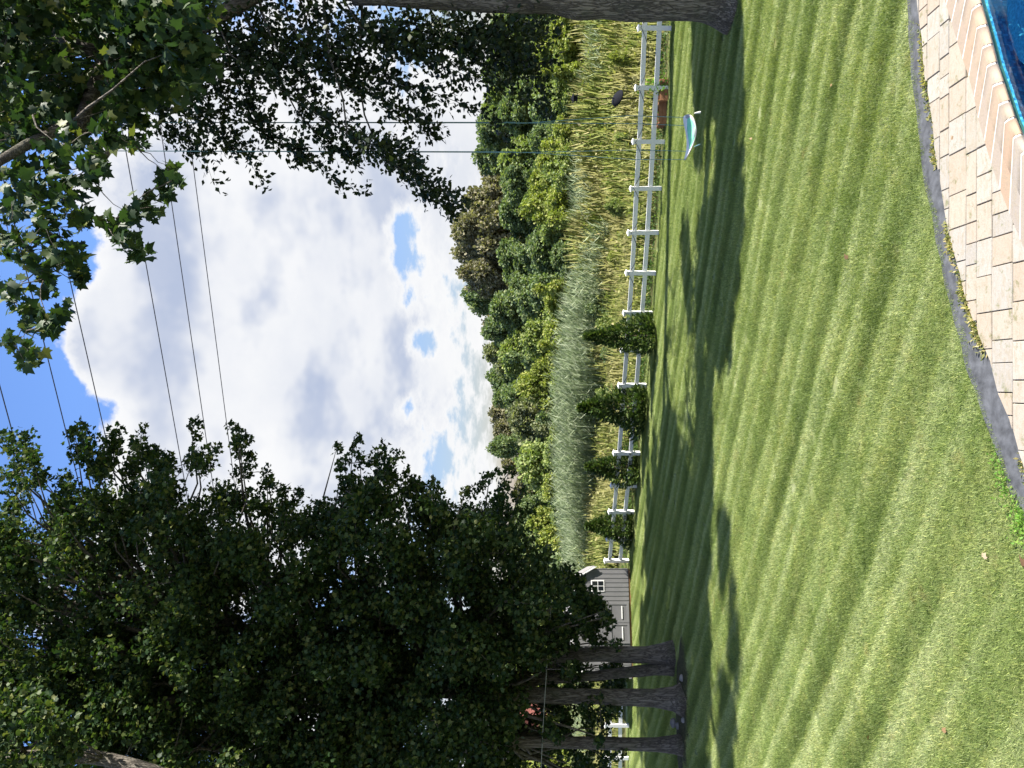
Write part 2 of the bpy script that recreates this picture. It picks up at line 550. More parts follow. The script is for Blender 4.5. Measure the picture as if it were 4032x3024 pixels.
def mesh_np(name, V, Fc, rnd=None, smooth=False):
    """V (n,3), Fc (m,k) all faces of the same size"""
    me = bpy.data.meshes.new(name)
    V = np.asarray(V, dtype=np.float32)
    Fc = np.asarray(Fc, dtype=np.int32)
    k = Fc.shape[1]
    me.vertices.add(len(V))
    me.vertices.foreach_set('co', V.ravel())
    me.loops.add(Fc.size)
    me.loops.foreach_set('vertex_index', Fc.ravel())
    me.polygons.add(len(Fc))
    me.polygons.foreach_set('loop_start', np.arange(len(Fc), dtype=np.int32) * k)
    me.polygons.foreach_set('loop_total', np.full(len(Fc), k, dtype=np.int32))
    if smooth:
        me.polygons.foreach_set('use_smooth', np.ones(len(Fc), dtype=bool))
    if rnd is not None:
        a = me.attributes.new('rnd', 'FLOAT', 'POINT')
        a.data.foreach_set('value', np.asarray(rnd, dtype=np.float32))
    me.update(calc_edges=True)
    return me


class MB:
    """collects shapes into one mesh"""
    def __init__(self):
        self.v, self.f = [], []

    def add(self, v, f):
        b = len(self.v)
        self.v += [tuple(p) for p in v]
        self.f += [tuple(i + b for i in q_) for q_ in f]

    def box(self, c, s, rz=0.0, bev=0.0):
        cx, cy, cz = c
        hx, hy, hz = s[0] / 2, s[1] / 2, s[2] / 2
        ca, sa = math.cos(rz), math.sin(rz)
        pts = []
        for z in (-hz, hz):
            for x, y in ((-hx, -hy), (hx, -hy), (hx, hy), (-hx, hy)):
                pts.append((cx + x * ca - y * sa, cy + x * sa + y * ca, cz + z))
        self.add(pts, [(3, 2, 1, 0), (4, 5, 6, 7), (0, 1, 5, 4), (1, 2, 6, 5), (2, 3, 7, 6), (3, 0, 4, 7)])

    def tube(self, pts, rad, n=8, wob=0.0, seed=0.0, caps=True):
        pts = [Vector(p) for p in pts]
        if not hasattr(rad, '__len__'):
            rad = [rad] * len(pts)
        up = Vector((0.13, 0.29, 0.95)).normalized()
        V, Fc = [], []
        ref = None
        for i, p in enumerate(pts):
            d = (pts[min(i + 1, len(pts) - 1)] - pts[max(i - 1, 0)])
            if d.length < 1e-9:
                d = Vector((0, 0, 1))
            d.normalize()
            if ref is None:
                ref = d.cross(up if abs(d.dot(up)) < 0.9 else Vector((1, 0, 0))).normalized()
            else:
                ref = (ref - d * ref.dot(d)).normalized()
            b = d.cross(ref)
            for j in range(n):
                a = 2 * math.pi * j / n
                u = ref * math.cos(a) + b * math.sin(a)
                r = rad[i]
                if wob:
                    r *= 1 + wob * mnoise.noise(Vector((p.x * 1.5 + u.x * 1.3 + seed, p.y * 1.5 + u.y * 1.3, p.z * 1.2)))
                V.append(p + u * r)
        for i in range(len(pts) - 1):
            for j in range(n):
                Fc.append((i * n + j, i * n + (j + 1) % n, (i + 1) * n + (j + 1) % n, (i + 1) * n + j))
        if caps:
            Fc.append(tuple(range(n - 1, -1, -1)))
            Fc.append(tuple((len(pts) - 1) * n + j for j in range(n)))
        self.add(V, Fc)

    def prism(self, poly, z0, z1):
        n = len(poly)
        V = [(p[0], p[1], z0) for p in poly] + [(p[0], p[1], z1) for p in poly]
        self.add(V, [tuple(range(n - 1, -1, -1)), tuple(range(n, 2 * n))] + [(i, (i + 1) % n, n + (i + 1) % n, n + i) for i in range(n)])

    def mesh(self, name, smooth=False):
        me = bpy.data.meshes.new(name)
        me.from_pydata(self.v, [], self.f)
        if smooth:
            for p_ in me.polygons:
                p_.use_smooth = True
        me.update()
        return me

    def build(self, name, mat, parent=None, smooth=False, bevel=0.0, **kw):
        o = link_mesh(name, self.mesh(name, smooth), mat, parent, **kw)
        if bevel:
            md = o.modifiers.new('bevel', 'BEVEL')
            md.width = bevel
            md.segments = 2
            md.limit_method = 'ANGLE'
        return o


# ---- leaves: one template stamped at many places
def _maple():
    half = [(0.17, -0.04), (0.36, -0.12), (0.36, 0.08), (0.60, 0.16), (0.47, 0.30), (0.56, 0.52), (0.33, 0.50), (0.22, 0.60), (0.13, 0.78)]
    outl = [(0, 0.03)] + half + [(0, 1.0)] + [(-x, y) for x, y in reversed(half)]
    V = [(0, 0.34)] + outl
    Vz = [(x, y, -0.22 * abs(x) - 0.12 * y * y) for x, y in V]
    n = len(outl)
    return np.array(Vz), np.array([(0, 1 + i, 1 + (i + 1) % n) for i in range(n)])


T_MAPLE = _maple()
T_SMALLMAPLE = (np.array([(0, 0, 0), (0.42, 0.05, -0.12), (0.52, 0.48, -0.16), (0.17, 0.60, -0.05), (0, 1.0, -0.14), (-0.17, 0.60, -0.05), (-0.52, 0.48, -0.16), (-0.42, 0.05, -0.12)]),
                np.array([(0, 1, 2), (0, 2, 3), (0, 3, 4), (0, 4, 5), (0, 5, 6), (0, 6, 7)]))
T_OVATE = (np.array([(0, 0, 0), (0.24, 0.38, -0.09), (0, 1.0, -0.10), (-0.24, 0.38, -0.09)]), np.array([(0, 1, 2), (0, 2, 3)]))
T_BLADE = (np.array([(-0.5, 0, 0), (0.5, 0, 0), (0.0, 1.0, 0.0)]), np.array([(0, 1, 2)]))
T_TUFT = (np.array([(0, 0, 0), (0.5, 0.35, -0.1), (0.28, 0.9, -0.15), (-0.30, 1.0, -0.12), (-0.52, 0.42, -0.08)]), np.array([(0, 1, 2), (0, 2, 3), (0, 3, 4)]))
T_ROUND = (np.array([(0, 0, 0), (0.42, 0.22, 0.0), (0.45, 0.72, -0.05), (0, 1.0, -0.08), (-0.45, 0.72, -0.05), (-0.42, 0.22, 0.0)]),
           np.array([(0, 1, 2), (0, 2, 3), (0, 3, 4), (0, 4, 5)]))


def norm(a):
    return a / np.maximum(np.linalg.norm(a, axis=1, keepdims=True), 1e-9)


def stamp(P, size, tmpl, axis_bias=(0, 0, -0.3), axis_spread=1.0, nrm_bias=(0, 0, 0.9), nrm_spread=0.6, r=rng, A=None, width=None):
    P = np.asarray(P, dtype=np.float64)
    N = len(P)
    if A is None:
        A = norm(np.asarray(axis_bias) + axis_spread * r.normal(size=(N, 3)))
    Nn = np.asarray(nrm_bias) + nrm_spread * r.normal(size=(N, 3))
    Nn = norm(Nn - A * (Nn * A).sum(1, keepdims=True))
    B = np.cross(Nn, A)
    size = np.broadcast_to(np.asarray(size, dtype=np.float64), (N,))[:, None, None]
    w = size if width is None else np.broadcast_to(np.asarray(width, dtype=np.float64), (N,))[:, None, None]
    TV, TF = tmpl
    V = P[:, None, :] + w * TV[None, :, 0:1] * B[:, None, :] + size * TV[None, :, 1:2] * A[:, None, :] + size * TV[None, :, 2:3] * Nn[:, None, :]
    k = len(TV)
    Fc = (TF[None] + (np.arange(N) * k)[:, None, None]).reshape(-1, 3)
    rnd = np.repeat(r.random(N), k)
    return V.reshape(-1, 3), Fc, rnd


def stamped(name, groups, mat, parent=None, **kw):
    Vs, Fs, Rs, b = [], [], [], 0
    for V, Fc, R in groups:
        Vs.append(V)
        Fs.append(Fc + b)
        Rs.append(R)
        b += len(V)
    me = mesh_np(name, np.concatenate(Vs), np.concatenate(Fs), np.concatenate(Rs))
    return link_mesh(name, me, mat, parent, **kw)


def clump_points(centers, radii, n, r=rng, flat=0.8):
    """n points round each centre"""
    centers = np.asarray(centers)
    radii = np.broadcast_to(np.asarray(radii, dtype=float), (len(centers),))
    n = np.broadcast_to(np.asarray(n, dtype=int), (len(centers),))
    c = np.repeat(centers, n, axis=0)
    rr = np.repeat(radii, n)[:, None]
    off = norm(r.normal(size=c.shape)) * (r.random((len(c), 1)) ** 0.55)
    off[:, 2] *= flat
    return c + off * rr


def in_poly(px, py, poly):
    inside = np.zeros(len(px), dtype=bool)
    n = len(poly)
    j = n - 1
    for i in range(n):
        xi, yi = poly[i]
        xj, yj = poly[j]
        c = ((yi > py) != (yj > py)) & (px < (xj - xi) * (py - yi) / (yj - yi + 1e-12) + xi)
        inside ^= c
        j = i
    return inside


def rand_in_poly(poly, n, r=rng):
    P = np.array(poly, dtype=float)
    lo, hi = P.min(0), P.max(0)
    out_ = np.zeros((0, 2))
    while len(out_) < n:
        c = lo + (hi - lo) * r.random((n * 3, 2))
        c = c[in_poly(c[:, 0], c[:, 1], poly)]
        out_ = np.concatenate([out_, c])
    return out_[:n]


def limb(mb, a, b, r0, r1, sag=0.0, n=7, segs=6, jit=0.12, seed=0):
    rr = random.Random(seed)
    a, b = Vector(a), Vector(b)
    L = (b - a).length
    pts, rad = [], []
    for i in range(segs + 1):
        t_ = i / segs
        p_ = a.lerp(b, t_)
        p_.z += sag * math.sin(math.pi * t_)
        if 0 < i < segs:
            p_ += Vector((rr.uniform(-1, 1), rr.uniform(-1, 1), rr.uniform(-1, 1))) * jit * L / segs
        pts.append(p_)
        rad.append(r0 + (r1 - r0) * t_)
    mb.tube(pts, rad, n, 0.15, seed)
    return pts


# ================================================================== ground, lawn
mb = MB()
for (x0_, x1_, y0_, y1_) in ((-700, 700, 24, 1500), (-700, -45, -60, 24), (45, 700, -60, 24)):
    mb.add([(x0_, y0_, -0.02), (x1_, y0_, -0.02), (x1_, y1_, -0.02), (x0_, y1_, -0.02)], [(0, 1, 2, 3)])
mb.build('ground', 'ground', kind='structure')

# pool deck curves (photo pixels on the ground plane)
DECK_OUT = [(3585, -700), (3600, -350), (3612, -120), (3620, 0), (3638, 151), (3650, 301), (3677, 452), (3692, 603), (3722, 784), (3749, 935), (3788, 1072),
            (3819, 1199), (3861, 1313), (3909, 1422), (3939, 1543), (3987, 1651), (4024, 1784), (4090, 1960), (4200, 2200), (4400, 2500)]
EDGE_OUT = [(3575, -700), (3578, -350), (3582, -120), (3585, 0), (3587, 102), (3593, 189), (3600, 287), (3612, 370), (3622, 460), (3632, 541), (3643, 650), (3656, 740), (3680, 830),
            (3695, 930), (3719, 1027), (3728, 1106), (3755, 1195), (3772, 1263), (3791, 1325), (3815, 1436), (3834, 1484), (3863, 1562), (3897, 1668),
            (3931, 1754), (3960, 1846), (3989, 1923), (4013, 1971), (4090, 2120), (4200, 2330), (4400, 2600)]
deck_out = [gp(*p_) for p_ in DECK_OUT]
edge_out = [gp(*p_) for p_ in EDGE_OUT]
near_close = [Vector((-4.5, 3.0, 0)), Vector((14, 3.0, 0)), Vector((14, edge_out[0].y, 0))]
LAWN_CUT = [(p_.x, p_.y) for p_ in edge_out] + [(p_.x, p_.y) for p_ in near_close]

# lawn sheet: everything this side of the fence that is not deck
FENCE_PX = [(136, 2633), (350, 2629), (552, 2622), (735, 2611), (911, 2598), (1070, 2589), (1229, 2578), (1376, 2562), (1517, 2544), (1650, 2529), (1780, 2514), (1904, 2500), (2010, 2493),
            (2124, 2489), (2224, 2488)]
fpts = np.array([[gp(b_, y_).x, gp(b_, y_).y] for y_, b_ in FENCE_PX])
cf = np.polyfit(fpts[:, 0], fpts[:, 1], 2)


def fence_y(x):
    xx = np.clip(x, -9.5, 14)
    y_ = np.polyval(cf, xx)
    return y_


mb = MB()
ol = [(-45.0, -20.0), (edge_out[-1].x, -20.0)] + [(p_.x, p_.y) for p_ in reversed(edge_out)] + [(45.0, edge_out[0].y)]
ol += [(float(x), float(fence_y(x)) + 0.35) for x in np.linspace(45, -45, 61)]
mb.add([(x, y_, -0.004) for x, y_ in ol], [tuple(range(len(ol)))])
mb.build('lawn', 'lawn', kind='structure')

# ---- grass blades: a 1 m turf tile instanced over the lawn, single blades close by
def turf(n, r, h=0.055, w=0.0075):
    P = np.zeros((n, 3))
    P[:, :2] = r.random((n, 2)) * 1.16 - 0.58
    P[:, 2] = -0.006
    hh = h * (0.55 + 0.7 * r.random(n))
    return stamp(P, hh, T_BLADE, (0, 0, 1.0), 0.42, (0.2, -0.9, 0.2), 0.7, r, width=w * (0.7 + 0.6 * r.random(n)))


turf_objs = []
hid = bpy.data.collections.new('turf_tiles')
for i in range(3):
    V, Fc, R = turf(6500, np.random.default_rng(50 + i))
    me = mesh_np('turf_tile', V, Fc, R)
    me.materials.append(MAT['blade'])
    ob = bpy.data.objects.new('turf_tile', me)
    hid.objects.link(ob)
    turf_objs.append(ob)
NEAR_Y = 11.0
gx, gy = [], []
for j in range(int(NEAR_Y), 37):
    for i in range(-24, 24):
        x, y = i + 0.5, j + 0.5
        if abs(x) > 0.56 * y + 1.2 or y > fence_y(x) + 0.2:
            continue
        gx.append(x)
        gy.append(y)
pts = np.column_stack([gx, gy, np.zeros(len(gx))])
me = bpy.data.meshes.new('lawn_grass')
me.from_pydata([tuple(p_) for p_ in pts], [], [])
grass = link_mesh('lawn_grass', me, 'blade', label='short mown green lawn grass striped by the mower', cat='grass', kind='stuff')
ng = bpy.data.node_groups.new('scatter_turf', 'GeometryNodeTree')
ng.interface.new_socket('Geometry', in_out='INPUT', socket_type='NodeSocketGeometry')
ng.interface.new_socket('Geometry', in_out='OUTPUT', socket_type='NodeSocketGeometry')
gi = ng.nodes.new('NodeGroupInput')
go = ng.nodes.new('NodeGroupOutput')
ci = ng.nodes.new('GeometryNodeCollectionInfo')
ci.inputs[0].default_value = hid
ci.inputs[1].default_value = True
ci.inputs[2].default_value = True
ip = ng.nodes.new('GeometryNodeInstanceOnPoints')
ip.inputs['Pick Instance'].default_value = True
rv = ng.nodes.new('FunctionNodeRandomValue')
rv.data_type = 'FLOAT_VECTOR'
rv.inputs[0].default_value = (0, 0, 0)
rv.inputs[1].default_value = (0, 0, 6.283)
ng.links.new(gi.outputs[0], ip.inputs['Points'])
ng.links.new(ci.outputs[0], ip.inputs['Instance'])
ng.links.new(rv.outputs[0], ip.inputs['Rotation'])
ng.links.new(ip.outputs[0], go.inputs[0])
md = grass.modifiers.new('scatter_turf', 'NODES')
md.node_group = ng

# near blades, clipped at the deck edging
r2 = np.random.default_rng(99)
n = 330000
P = np.column_stack([r2.uniform(-6.6, 6.6, n), r2.uniform(6.9, NEAR_Y + 0.1, n), np.full(n, -0.006)])
P = P[np.abs(P[:, 0]) < 0.53 * P[:, 1] + 0.3]
edn = []
for a_, b_ in zip(edge_out[:-1], edge_out[1:]):
    for t_ in np.linspace(0, 1, 12)[:-1]:
        p_ = a_.lerp(b_, t_)
        nr_ = Vector((-(b_ - a_).y, (b_ - a_).x, 0)).normalized()
        if nr_.y > 0:
            nr_ = -nr_
        o_ = 0.045 + 0.11 * max(0.0, mnoise.noise(p_ * 1.4 + Vector((3, 0, 0)))) * 2 + 0.03 * mnoise.noise(p_ * 9)
        edn.append((p_.x + nr_.x * o_, p_.y + nr_.y * o_))
CUT2 = edn + [(p_.x, p_.y) for p_ in near_close]
P = P[~in_poly(P[:, 0], P[:, 1], CUT2)]
cl = np.array([mnoise.noise(Vector((p_[0] * 5, p_[1] * 5, 0))) for p_ in P])
P = P[r2.random(len(P)) < 0.72 + 0.5 * cl]
cl = np.array([mnoise.noise(Vector((p_[0] * 5, p_[1] * 5, 0))) for p_ in P])
hh = 0.055 * (0.5 + 0.9 * r2.random(len(P))) * (1 + 0.35 * cl)
g1 = stamp(P, hh, T_BLADE, (0, 0, 1.0), 0.5, (0.2, -0.9, 0.2), 0.7, r2, width=0.007 * (0.7 + 0.6 * r2.random(len(P))))
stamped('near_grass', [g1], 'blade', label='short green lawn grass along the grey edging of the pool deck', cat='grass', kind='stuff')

# ================================================================== pool deck, coping, pool
NOSE = [(3839, 41), (3858, 111), (3880, 189), (3899, 262), (3921, 340), (3946, 414), (3968, 484), (4003, 545)]
BACK = [(3802, 230), (3827, 299), (3848, 381), (3864, 463), (3889, 552), (3915, 640), (3950, 740), (3988, 838)]
LIP = [(3874, 16), (3897, 98), (3917, 174), (3934, 246), (3962, 324), (3985, 398), (4007, 461), (4034, 529)]


def extend(pts_, n0, n1):
    p_ = [Vector((a.x, a.y)) for a in pts_]
    d0 = (p_[0] - p_[2]) / 2
    d1 = (p_[-1] - p_[-3]) / 2
    pre = [p_[0] + d0 * k_ for k_ in range(n0, 0, -1)]
    # the pool turns towards the house beyond the frame
    post, cur, d_ = [], p_[-1], d1
    for k_ in range(n1):
        d_ = Matrix.Rotation(math.radians(2.2), 2) @ d_
        cur = cur + d_
        post.append(cur)
    return pre + p_ + post


nose = extend([gp(x, y) for x, y in NOSE], 9, 10)
back = extend([gp(x, y) for x, y in BACK], 9, 10)
lip = extend([gp(x, y, -0.045) for x, y in LIP], 9, 10)

DZ = 0.035                                  # paver top above the lawn soil
deck_poly = [Vector((p_.x, p_.y)) for p_ in deck_out] + [Vector((-3.2, 3.2)), Vector((back[-1].x, 3.2))] + list(reversed(back)) + [Vector((14, back[0].y))]
deck_poly = [(p_[0], p_[1]) for p_ in deck_poly]
mb = MB()
mb.prism(deck_poly, -0.02, 0.006)
deck = mb.build('pool_deck', 'sand_bed', kind='structure')
deck['label'] = 'cream stone paver deck between the lawn and the pool coping'


def clip_rect(poly, x0, x1, y0, y1):
    def cut(P_, ins, inter):
        out_ = []
        for i in range(len(P_)):
            a, b = P_[i - 1], P_[i]
            if ins(b):
                if not ins(a):
                    out_.append(inter(a, b))
                out_.append(b)
            elif ins(a):
                out_.append(inter(a, b))
        return out_

    def ix(x):
        return lambda a, b: (x, a[1] + (b[1] - a[1]) * (x - a[0]) / (b[0] - a[0]))

    def iy(y):
        return lambda a, b: (a[0] + (b[0] - a[0]) * (y - a[1]) / (b[1] - a[1]), y)
    for ins, inter in ((lambda p_: p_[0] >= x0, ix(x0)), (lambda p_: p_[0] <= x1, ix(x1)), (lambda p_: p_[1] >= y0, iy(y0)), (lambda p_: p_[1] <= y1, iy(y1))):
        if not poly:
            return []
        poly = cut(poly, ins, inter)
    return poly


def area(P_):
    return 0.5 * sum(P_[i - 1][0] * P_[i][1] - P_[i][0] * P_[i - 1][1] for i in range(len(P_)))


rp = random.Random(5)
y = 6.6
count = 0
while y < 10.6:
    rh = rp.choice([0.17, 0.21, 0.29, 0.36])
    x = -1.8 + rp.uniform(0, 0.3)
    while x < 6.2:
        lw = rp.choice([0.25, 0.33, 0.33, 0.42, 0.5])
        gap = rp.uniform(0.002, 0.007)
        pc = clip_rect(list(deck_poly), x + gap, x + lw - gap, y + gap, y + rh - gap)
        x += lw
        if len(pc) < 3:
            continue
        # drop repeated points
        pq = []
        for a in pc:
            if not pq or (abs(a[0] - pq[-1][0]) + abs(a[1] - pq[-1][1])) > 1e-4:
                pq.append(a)
        if len(pq) > 2 and abs(pq[0][0] - pq[-1][0]) + abs(pq[0][1] - pq[-1][1]) < 1e-4:
            pq.pop()
        if len(pq) < 3 or abs(area(pq)) < 0.004:
            continue
        if area(pq) < 0:
            pq.reverse()
        cx = sum(a[0] for a in pq) / len(pq)
        cy = sum(a[1] for a in pq) / len(pq)
        if abs(cx) > 0.56 * cy + 0.6 or cy < 6.6:
            continue
        mb = MB()
        zt = DZ + rp.uniform(-0.004, 0.004)
        ins = 0.007
        n = len(pq)
        inner = [(cx + (a[0] - cx) * (1 - ins / max(0.05, math.hypot(a[0] - cx, a[1] - cy))), cy + (a[1] - cy) * (1 - ins / max(0.05, math.hypot(a[0] - cx, a[1] - cy)))) for a in pq]
        tx, ty = rp.uniform(-0.012, 0.012), rp.uniform(-0.012, 0.012)
        V = [(a[0], a[1], -0.01) for a in pq] + [(a[0], a[1], zt - 0.008) for a in pq] + [(a[0], a[1], zt + tx * (a[0] - cx) + ty * (a[1] - cy)) for a in inner]
        Fc = [(i, (i + 1) % n, n + (i + 1) % n, n + i) for i in range(n)] + [(n + i, n + (i + 1) % n, 2 * n + (i + 1) % n, 2 * n + i) for i in range(n)] + [tuple(range(2 * n, 3 * n))]
        mb.add(V, Fc)
        mb.build('paver', 'paver', deck)
        count += 1
    y += rh

# coping stones, set aslant to the pool edge, rounded at the nose
pool = empty('swimming_pool', (lip[12].x, lip[12].y, 0), label='in-ground swimming pool with deep blue tiles and tan bullnose coping', cat='pool')
inv = Matrix.Translation((-lip[12].x, -lip[12].y, 0))
CZ = DZ + 0.004


def local(v3):
    return (v3[0] - lip[12].x, v3[1] - lip[12].y, v3[2])


for i in range(len(nose) - 1):
    def lerp2(a, b, t_):
        return a + (b - a) * t_
    prof = []
    for s_, e_ in ((0.06, 0), (0.94, 1)):
        B_, N_, L_ = lerp2(back[i], back[i + 1], s_), lerp2(nose[i], nose[i + 1], s_), lerp2(lip[i], lip[i + 1], s_)
        pr = [(B_.x, B_.y, 0.0), (B_.x, B_.y, CZ)]
        for t_ in (0.5, 1.0):
            p_ = lerp2(B_, N_, t_)
            pr.append((p_.x, p_.y, CZ))
        for a_ in (25, 50, 75, 100):
            t_ = math.sin(math.radians(min(a_, 90)))
            p_ = lerp2(N_, L_, t_)
            pr.append((p_.x, p_.y, CZ - 0.055 * (1 - math.cos(math.radians(a_)))))
        p_ = lerp2(N_, L_, 0.7)
        pr.append((p_.x, p_.y, CZ - 0.085))
        prof.append([local(v_) for v_ in pr])
    n = len(prof[0])
    V = prof[0] + prof[1]
    Fc = [(k_, k_ + 1, n + k_ + 1, n + k_) for k_ in range(n - 1)] + [tuple(range(n)), tuple(range(2 * n - 1, n - 1, -1))]
    mb = MB()
    mb.add(V, Fc)
    o_ = mb.build('coping_stone', 'coping', pool)
    for k_, pl in enumerate(o_.data.polygons):
        if 2 <= k_ <= 7:
            pl.use_smooth = True
# mortar under / between the stones
mb = MB()
Vm, Fm = [], []
for i in range(len(nose)):
    B_, N_, L_ = back[i], nose[i], lip[i]
    for (p_, z_) in ((B_, CZ - 0.002), (N_, CZ - 0.002), (N_.lerp(L_, 0.6), CZ - 0.014), (N_.lerp(L_, 0.93), CZ - 0.045), (N_.lerp(L_, 0.6), CZ - 0.10)):
        Vm.append(local((p_.x, p_.y, z_)))
for i in range(len(nose) - 1):
    for k_ in range(4):
        Fm.append((i * 5 + k_, i * 5 + k_ + 1, (i + 1) * 5 + k_ + 1, (i + 1) * 5 + k_))
mb.add(Vm, Fm)
mb.build('mortar_bed', 'mortar', pool)
# basin walls and floor
wall = [nose[i].lerp(lip[i], 0.62) for i in range(len(nose))]
WZ, FZ = -0.13, -1.25
mb = MB()
V = []
for p_ in wall:
    V += [local((p_.x, p_.y, CZ - 0.09)), local((p_.x, p_.y, WZ + 0.03))]
Fc = [(2 * i, 2 * i + 1, 2 * i + 3, 2 * i + 2) for i in range(len(wall) - 1)]
mb.add(V, Fc)
mb.build('waterline_tile_band', 'waterline_tile', pool)
mb = MB()
V = []
for p_ in wall:
    V += [local((p_.x, p_.y, WZ + 0.03)), local((p_.x, p_.y, FZ))]
mb.add(V, Fc)
flo = [local((p_.x, p_.y, FZ)) for p_ in wall] + [local((wall[-1].x, 1.0, FZ)), local((wall[0].x, 1.0, FZ))]
mb.add(flo, [tuple(range(len(flo)))])
mb.build('basin', 'pool_tile', pool)
# pale block added underwater, its colour standing in for the bright corner of the pool
mb = MB()
c0 = gp(4060, -40, WZ - 0.12)
ring = [(c0.x + 0.95 * math.cos(a_), c0.y - 0.30 + 0.75 * math.sin(a_)) for a_ in np.linspace(0, 2 * math.pi, 24, endpoint=False)]
mb.prism([(p_[0] - lip[12].x, p_[1] - lip[12].y) for p_ in ring], FZ + 0.01, WZ - 0.14)
simple('lit_corner_tile', (0.36, 0.68, 0.82), 0.3, 0.4, 30.0, 0.4)
mb.build('lit_corner_block', 'lit_corner_tile', pool)
mb = MB()
wp = [(p_.x, p_.y, WZ) for p_ in wall] + [(wall[-1].x, 1.0, WZ), (wall[0].x, 1.0, WZ)]
mb.add(wp, [tuple(range(len(wp)))])
mb.build('pool_water', 'water', kind='structure')

# grey landscape fabric between lawn and pavers
mb = MB()
V, Fc = [], []
n = 140


def resample(pts_, n_):
    P_ = np.array([[p_.x, p_.y] for p_ in pts_])
    d_ = np.concatenate([[0], np.cumsum(np.linalg.norm(np.diff(P_, axis=0), axis=1))])
    s_ = np.linspace(0, d_[-1], n_)
    return np.column_stack([np.interp(s_, d_, P_[:, 0]), np.interp(s_, d_, P_[:, 1])])


eo, do = resample(edge_out, n), resample(deck_out, n)
for i in range(n):
    a, b = Vector((*eo[i], 0)), Vector((*do[i], 0))
    a = a + (a - b).normalized() * 0.06
    for t_ in (0, 0.2, 0.4, 0.6, 0.8, 1.0):
        p_ = a.lerp(b, t_)
        p_.z = 0.010 + 0.012 * mnoise.noise(p_ * 3.1) + 0.006 * math.sin(t_ * math.pi)
        V.append(tuple(p_))
for i in range(n - 1):
    for k_ in range(5):
        Fc.append((i * 6 + k_, (i + 1) * 6 + k_, (i + 1) * 6 + k_ + 1, i * 6 + k_ + 1))
mb.add(V, Fc)
mb.build('landscape_fabric', 'fabric', smooth=True, label='strip of grey landscape fabric edging between lawn and pavers', cat='edging')

# weeds: on the fabric strip, in the paver joints' border, and bright broad leaves at the lawn edge
r3 = np.random.default_rng(12)
P = []
for i in range(n):
    a, b = Vector((*eo[i], 0)), Vector((*do[i], 0))
    if b.y < 6.6 or abs(b.x) > 6:
        continue
    dens = 0.5 + 0.5 * mnoise.noise(Vector((i * 0.16, 3.3, 0)))
    for k_ in range(int(150 * max(0, dens - 0.45) ** 1.3 * 2)):
        t_ = min(1.0, abs(r3.normal(0, 0.12 + 0.3 * max(0, dens - .5))))
        p_ = b.lerp(a, t_)
        P.append((p_.x + r3.normal(0, 0.02), p_.y + r3.normal(0, 0.02), 0.015))
P = np.array(P)
gA = stamp(P, 0.025 + 0.045 * r3.random(len(P)), T_OVATE, (0, 0, 0.5), 0.8, (0, 0, 1), 0.5, r3)
stamped('edge_weeds', [gA], 'dry_weed', label='dry yellowing weeds growing along the paver edge', cat='weeds', kind='stuff')
P = []
for i in range(n):
    a, b = Vector((*eo[i], 0)), Vector((*do[i], 0))
    if a.y < 6.4 or a.y > 9.0 or a.x > 1.2:
        continue
    w_ = min(1.0, max(0.0, (8.7 - a.y) / 0.9))
    for k_ in range(int(170 * w_ * (0.5 + mnoise.noise(Vector((i * .35, 0, 0)))))):
        t_ = -abs(r3.normal(0, 0.14))
        d_ = (b - a).normalized()
        p_ = a + d_ * t_
        P.append((p_.x + r3.normal(0, 0.03), p_.y + r3.normal(0, 0.03), 0.02 + 0.03 * r3.random()))
P = np.array(P)
gB = stamp(P, 0.024 + 0.03 * r3.random(len(P)), T_OVATE, (0, 0, 0.2), 0.8, (0, -0.2, 1), 0.4, r3)
stamped('clover', [gB], 'weed', label='bright green clover patch at the lawn edge beside the fabric strip', cat='clover', kind='stuff')

# a few fallen leaves
for (x_, y_, s_) in ((3333, 1020, .10), (3870, 2195, .08), (4026, 2230, .13), (3712, 2880, .07), (3172, 2560, .05), (3420, 2905, .06), (3745, 548, .055), (2964, 705, .06), (2960, 545, .06), (3270, 340, .06)):
    gl_ = gp(x_, y_, 0.045 if x_ != 3745 else DZ + 0.006)
    V, Fc, R = stamp(np.array([tuple(gl_)]), s_, T_MAPLE, (1, 0, 0.1), 0.6, (0, 0, 1), 0.25, r3)
    lab = 'small dark curled leaf lying on the cream pavers' if x_ == 3745 else 'small dry fallen leaf lying on the mown lawn'
    me = mesh_np('fallen_leaf', V, Fc, R)
    link_mesh('fallen_leaf', me, 'dead_leaf', label=lab, cat='leaf', group='fallen leaves')

# ================================================================== white fence
def post_mesh():
    m_ = MB()
    m_.box((0, 0, 0.56), (0.148, 0.148, 1.16))
    return m_.mesh('post')


def cap_mesh():
    m_ = MB()
    m_.box((0, 0, 1.155), (0.215, 0.215, 0.03))
    b = len(m_.v)
    V = [(-.095, -.095, 1.17), (.095, -.095, 1.17), (.095, .095, 1.17), (-.095, .095, 1.17), (0, 0, 1.225)]
    m_.add(V, [(0, 1, 4), (1, 2, 4), (2, 3, 4), (3, 0, 4)])
    m_.box((0, 0, 1.122), (0.175, 0.175, 0.034))
    return m_.mesh('post_cap')


PM, CM = post_mesh(), cap_mesh()
PM.materials.append(MAT['vinyl'])
CM.materials.append(MAT['vinyl'])


